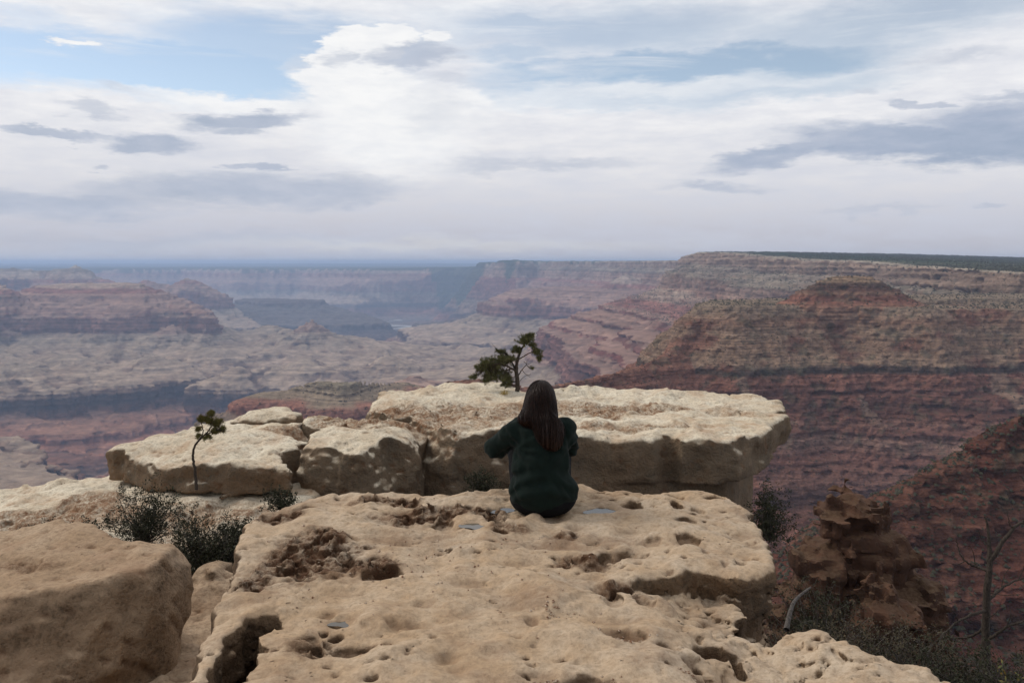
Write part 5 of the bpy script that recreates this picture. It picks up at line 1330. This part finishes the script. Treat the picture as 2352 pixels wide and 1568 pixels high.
pine('dead_tree', [
    ([(2274, 1640, 0), (2270, 1565, 0), (2264, 1461, .02), (2269, 1341, 0), (2273, 1293, 0), (2272, 1250, .03), (2270, 1212, .05), (2262, 1185, .05)], .055, .005),
    ([(2273, 1293, 0), (2297, 1253, -.05), (2325, 1217, -.1), (2352, 1196, -.1), (2380, 1188, -.1)], .026, .006),
    ([(2270, 1310, 0), (2240, 1300, .1), (2217, 1287, .1), (2201, 1261, .15), (2196, 1238, .15)], .016, .003),
    ([(2266, 1400, 0), (2232, 1412, -.1), (2201, 1426, -.15), (2170, 1456, -.2), (2160, 1490, -.2)], .018, .003),
    ([(2266, 1440, 0), (2225, 1462, .15), (2180, 1466, .2), (2135, 1486, .25)], .016, .003),
    ([(2268, 1380, 0), (2300, 1350, .1), (2340, 1330, .15), (2390, 1322, .2)], .018, .004),
    ([(2268, 1470, 0), (2310, 1440, -.15), (2350, 1425, -.2), (2400, 1400, -.2)], .018, .004),
    ([(2270, 1520, 0), (2230, 1528, -.2), (2190, 1520, -.3), (2150, 1535, -.3)], .014, .003),
    ([(2325, 1217, -.1), (2318, 1195, -.1), (2312, 1172, -.1)], .008, .002),
    ([(2272, 1250, 0), (2255, 1238, .05), (2246, 1215, .05)], .009, .002)],
    [], 9.0, 'bare dark tree skeleton standing at the right edge of the picture', M_SCRUB, 1.0, 61,
    bare=[[(2274, 1361, -.1), (2310, 1366, -.15), (2345, 1364, -.2)], [(2217, 1287, .1), (2200, 1296, .1), (2180, 1292, .1)], [(2201, 1426, -.15), (2190, 1404, -.2), (2172, 1392, -.2)], [(2240, 1300, .1), (2236, 1270, .1), (2226, 1250, .1)], [(2300, 1350, .1), (2306, 1322, .1), (2322, 1300, .1)],
          [(2180, 1466, .2), (2160, 1446, .2), (2130, 1436, .2)], [(2225, 1462, .15), (2210, 1484, .1), (2190, 1498, .1)], [(2340, 1330, .15), (2352, 1306, .15), (2366, 1290, .15)], [(2310, 1440, -.15), (2322, 1412, -.2), (2318, 1390, -.2)], [(2264, 1420, 0), (2284, 1410, -.1), (2298, 1392, -.1)], [(2230, 1528, -.2), (2215, 1552, -.2), (2190, 1566, -.2)]])
shrub('bush', PT(2150, 1640, 8.4), .80, 64, 'dark bush under the bare tree skeleton, right of the dry tangled bush', M_SCRUB, 70, 6000, .014, spread=(1.2, .8, .9), bare=.2)
shrub('bush', PT(2300, 1650, 8.0), .70, 65, 'dark bush in the right corner behind the thin leafy stems', M_SCRUB, 60, 5200, .014, spread=(1.2, .8, .9), bare=.2)
shrub('bush', PT(1880, 1500, 10.2), .70, 66, 'dark bush half hidden behind the grey dead branch', M_SCRUB, 60, 5200, .014, spread=(1.0, .8, 1.2), bare=.2)
shrub('dead_bush', PT(2140, 1640, 8.6), 1.0, 62, 'tangle of bare twigs left of the dark tree skeleton', M_SCRUB, 46, 500, .012, spread=(1.1, .6, .8), cat='dead bush')
shrub('bush', PT(2335, 1640, 6.8), .42, 63, 'few green and yellow leaves on thin stems in the bottom right corner', leaf_mat('fresh_leaves', (.05, .07, .03), (.10, .11, .04), (.25, .14, .04)), 14, 90, .018, spread=(.8, .6, 1.1), bare=.5)
# pale grass tuft beside the pine
ga = Acc(); r = np.random.default_rng(70); d = r.normal(size=(150, 3)); d[:, 2] = np.abs(d[:, 2]) + .9; d /= np.linalg.norm(d, axis=1)[:, None]
blades(ga, r.normal(0, .022, (150, 3)) * np.array([1.6, 1, 0]), d, .085, .003, r)
mg, t = material('straw_grass'); t.b.inputs['Base Color'].default_value = (.42, .30, .10, 1)
g = link('grass_tuft', ga.mesh('grass_tuft', mg, False)); g.location = PT(1158, 906, 15.6); tag(g, 'small straw-coloured grass tuft left of the pinyon trunk', 'grass')
# leaning dead branch
br = Acc(); q = np.array([PT(1806, 1445, 6.6), PT(1812, 1415, 6.7), PT(1822, 1385, 6.8), PT(1838, 1366, 6.9), PT(1862, 1348, 7.0)]); br.tube(smooth_path(q, 14), np.linspace(.022, .007, 14), 7)
tag(link('dead_branch', br.mesh('dead_branch', M_TWIG)), 'grey forked dead branch leaning by the right corner of the near slab', 'branch')

# ---- scrub dotted over the canyon sides and the forest on the rim
def scatter(name, sel, count, size, squash, mat, seed, sink=0.2):
    """low crowns on the terrain grid, jittered inside their cells"""
    r = np.random.default_rng(seed)
    f = TF[sel[TF[:, 0]]]
    a = TP[f[:, 0]]; bx = TP[f[:, 1]] - a; by = TP[f[:, 3]] - a
    area = np.linalg.norm(np.cross(bx, by), axis=1); area = np.minimum(area, np.percentile(area, 99))
    k = r.choice(len(f), count, p=area / area.sum())
    p = a[k] + bx[k] * r.random((count, 1)) + by[k] * r.random((count, 1))
    octv = np.array([(1, 0, 0), (-.5, .87, 0), (-.5, -.87, 0), (0, 0, 1.0), (.5, .5, .6), (-.6, .1, .55)], float)
    octf = np.array([(0, 1, 4), (1, 3, 4), (3, 0, 4), (1, 2, 5), (2, 3, 5), (3, 1, 5), (2, 0, 3)])
    s = size[0] + (size[1] - size[0]) * r.random(count) ** 2
    ang = r.random(count) * 6.28; c, n_ = np.cos(ang), np.sin(ang)
    v = octv[None] * s[:, None, None] * (1 + r.normal(0, .22, (count, 6, 1)))
    v = np.stack([v[..., 0] * c[:, None] - v[..., 1] * n_[:, None], v[..., 0] * n_[:, None] + v[..., 1] * c[:, None], v[..., 2] * squash], -1) + p[:, None, :] + np.array([0, 0, 1]) * (s * sink)[:, None, None]
    f = (octf[None] + (np.arange(count) * 6)[:, None, None]).reshape(-1, 3)
    return tag(link(name, raw_mesh(name, v.reshape(-1, 3), f, mat, True)), kind='stuff')
M_FAR = leaf_mat('canyon_scrub', (.034, .031, .017), (.046, .042, .023), (.066, .058, .034))
seen = (np.abs(TX / TY) < .64)
scatter('scrub_on_red_cliff', seen & np.isin(TZ, (3, 8)) & (TH < -86) & (TNZ > .30), 12000, (.8, 2.3), .8, M_FAR, 81)
scatter('scrub_on_near_slope', seen & (TZ == 5) & (TX > 60), 10000, (.8, 2.4), .8, M_FAR, 82)
scatter('scrub_on_promontory', seen & np.isin(TZ, (3, 6)) & (TH > -96) & (TNZ > .6), 1500, (1.2, 3.0), .9, M_FAR, 83)
scatter('scrub_on_far_rim', seen & (TZ == 0) & (TY < 7000) & (TH < -12) & (TH > -330) & (TNZ > .35), 5000, (2.5, 6), .8, M_FAR, 84)
scatter('forest', seen & (TZ == 0) & (TY < 8000) & (TS < -2), 9000, (3, 5.5), 1.0, M_FAR, 85, .5)
scatter('scrub_on_ridge', seen & (TZ == 4) & (TNZ > .5), 1500, (1.5, 3.6), .8, M_FAR, 86)
scatter('scrub_below_rim', seen & (TZ == 7) & (TY > 9) & (TY < 400) & (TX > 2), 1500, (.25, .9), .9, M_SCRUB, 87)
# ------------------------------------------------------------ ochre outcrop below the rim, at right
def outcrop_fn(X, Y, Z):
    led = 0.42 * np.sin(Z * 2.6 + 1.2 * pn3(X * .3, Y * .3, Z * .3, 3)) + 0.22 * np.sin(Z * 6.1 + X * .8)
    a = cap(X, Y, Z, (20.4, 55.0, -15.6), (21.0, 56.5, -34), 1.3, 6.6)
    b = cap(X, Y, Z, (21.8, 55.5, -17.3), (26.0, 57.5, -36), 1.6, 5.2)
    c = cap(X, Y, Z, (18.5, 54.0, -18.4), (16.6, 54.5, -34), 1.3, 4.4)
    d = cap(X, Y, Z, (20.9, 51.5, -19.9), (21.4, 52.5, -34), 1.4, 3.8)
    t = np.minimum(np.minimum(smin(a, b, .6), smin(c, a, .6)), d)
    t = np.minimum(t, cap(X, Y, Z, (23.6, 54.0, -20.5), (25.0, 55.0, -34), 1.2, 3.5))
    m = t < 3
    n = np.zeros_like(t)
    x, y, z = X[m], Y[m], Z[m]
    wq = 0.35 * pn3(x * .5, y * .5, z * .5, 511)
    def hb(a, b, c): return (PERM[PERM[PERM[np.floor(a).astype(int) & 4095] + (np.floor(b).astype(int) & 4095)] + (np.floor(c).astype(int) & 4095)] % 101) / 101.0
    blk = 0.95 * hb(x / 1.5 + wq, y / 1.5 + wq, z / .95 + wq) + 0.16 * hb(x / .9 + wq * 2, y / .9, z / .5 + wq)
    n[m] = 0.60 * fbm3(x * .5, y * .5, z * .3, 3, 501) + 0.45 * (1 - 2 * np.abs(pn3(x * 1.0, y * 1.0, z * .25, 505))) + blk - .5
    return t + n + led * 0.55 - 0.75
Vv, ff = surface_nets(outcrop_fn, (9.5, 46, -33), (33, 63, -12.4), .21)
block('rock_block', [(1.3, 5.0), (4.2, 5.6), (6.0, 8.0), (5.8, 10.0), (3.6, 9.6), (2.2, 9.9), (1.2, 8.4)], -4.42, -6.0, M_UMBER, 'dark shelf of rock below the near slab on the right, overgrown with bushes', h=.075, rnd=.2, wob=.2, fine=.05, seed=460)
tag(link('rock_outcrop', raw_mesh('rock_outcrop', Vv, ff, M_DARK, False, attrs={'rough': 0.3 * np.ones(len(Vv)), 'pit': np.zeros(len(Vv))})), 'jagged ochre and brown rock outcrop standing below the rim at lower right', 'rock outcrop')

# ------------------------------------------------------------ river
mw, t = material('river_water')
t.b.inputs['Base Color'].default_value = (.80, .78, .72, 1); t.b.inputs['Roughness'].default_value = .25; t.b.inputs['Specular IOR Level'].default_value = .5
q = np.array(RIVER[1:]); q = smooth_path(np.concatenate([q, np.zeros((len(q), 1))], 1), 150)[:, :2]
wd = 100 + 60 * np.abs(np.sin(np.arange(150) * .21))
vv = np.concatenate([np.c_[q[:, 0], q[:, 1] - wd, np.full(150, -1190.0)], np.c_[q[:, 0], q[:, 1] + wd, np.full(150, -1190.0)]])
i = np.arange(149); o = link('river', raw_mesh('river', vv, np.stack([i, i + 1, i + 151, i + 150], 1), mw)); o['kind'] = 'structure'

gr = np.random.default_rng(90); vs, fs = [], []
oct_ = np.array([(1, 0, 0), (-1, 0, 0), (0, 1, 0), (0, -1, 0), (0, 0, .8), (0, 0, -.8)], float); of_ = np.array([(0, 2, 4), (2, 1, 4), (1, 3, 4), (3, 0, 4), (2, 0, 5), (1, 2, 5), (3, 1, 5), (0, 3, 5)])
for px, py, rx, ry, n in [(1640, 1532, 60, 14, 260), (1437, 1458, 50, 12, 110), (1350, 1560, 60, 10, 130), (815, 1494, 40, 8, 80), (1280, 1405, 60, 16, 50), (1250, 1560, 40, 8, 60), (1000, 1300, 400, 120, 140)]:
    cx, cy = PP(px, py, -1.62); kx = cy / FPX; ky = cy * cy / (FPX * 1.6)
    x = cx + gr.normal(0, .5, n) * rx * kx; y = cy + gr.normal(0, .5, n) * ry * ky; z = slab_fn(x, y)[0]
    for i in range(n):
        s = gr.uniform(.003, .009) * (1.3 if gr.random() < .1 else 1)
        vs.append(oct_ * s * gr.uniform(.6, 1.3, (6, 3)) + np.array([x[i], y[i], z[i] + s * .3])); fs.append(of_ + 6 * len(fs))
mgv, t = material('gravel'); t.put(t.b.inputs['Base Color'], t.mix(t.mapr(t.noise(t.pos, 90, 2), .4, .6), (.20, .10, .055), (.50, .40, .30)))
tag(link('gravel', raw_mesh('gravel', np.concatenate(vs), np.concatenate(fs), mgv, False)), kind='stuff')
# ------------------------------------------------------------ rain puddles in the hollows of the slab
mp, t = material('rain_water')
t.b.inputs['Base Color'].default_value = (.10, .085, .065, 1); t.b.inputs['Roughness'].default_value = .03; t.b.inputs['Specular IOR Level'].default_value = .5; t.b.inputs['IOR'].default_value = 1.33
lab = ['rain puddle right of the person, in front of the dark hole', 'rain puddle in front of the person, in a shallow rock basin', 'small rain puddle just left of the person', 'narrow puddle in the smooth near rock at lower left']
for (px, py, rx, ry), lb in zip([(1386, 1166, 42, 9), (1092, 1210, 36, 8), (1150, 1170, 32, 7), (790, 1430, 34, 7)], lab):
    cx, cy = PP(px, py, ZT if py < 1330 else -1.62); kx = cy / FPX; ky = cy * cy / (FPX * 1.6)
    a = np.linspace(0, 2 * np.pi, 48, endpoint=False)
    rr_ = 1 + .18 * np.sin(a * 3 + px) + .10 * np.sin(a * 5 + 2)
    x = cx + rx * kx * rr_ * np.cos(a); y = cy + ry * ky * rr_ * np.sin(a)
    gx, gy = np.meshgrid(np.linspace(cx - rx * kx, cx + rx * kx, 25), np.linspace(cy - ry * ky, cy + ry * ky, 25))
    hz = slab_fn(gx, gy)[0]; lvl = float(np.percentile(hz, 55))
    vv = np.concatenate([[(cx, cy, lvl)], np.stack([x, y, np.full(48, lvl)], 1)])
    f = [(0, 1 + k, 1 + (k + 1) % 48) for k in range(48)]
    o = link('puddle', raw_mesh('puddle', vv, f, mp)); tag(o, lb, 'puddle')
# ------------------------------------------------------------ air
hb = bmesh.new(); bmesh.ops.create_cube(hb, size=1.0)
for v in hb.verts:
    v.co.x *= 140000; v.co.y = -3000 if v.co.y < 0 else 64000; v.co.z = -1260 if v.co.z < 0 else 110
hme = bpy.data.meshes.new('haze'); hb.to_mesh(hme); hb.free()
hm = bpy.data.materials.new('haze'); hm.use_nodes = True
hn = hm.node_tree; hn.nodes.clear()
ho = hn.nodes.new('ShaderNodeOutputMaterial'); hv = hn.nodes.new('ShaderNodeVolumePrincipled')
hv.inputs['Color'].default_value = (0.55, 0.71, 1.0, 1); hv.inputs['Density'].default_value = 4.3e-5; hv.inputs['Anisotropy'].default_value = 0.2
hn.links.new(hv.outputs[0], ho.inputs['Volume'])
hme.materials.append(hm)
haze = link('haze', hme); haze['kind'] = 'stuff'
hm.cycles.homogeneous_volume = True
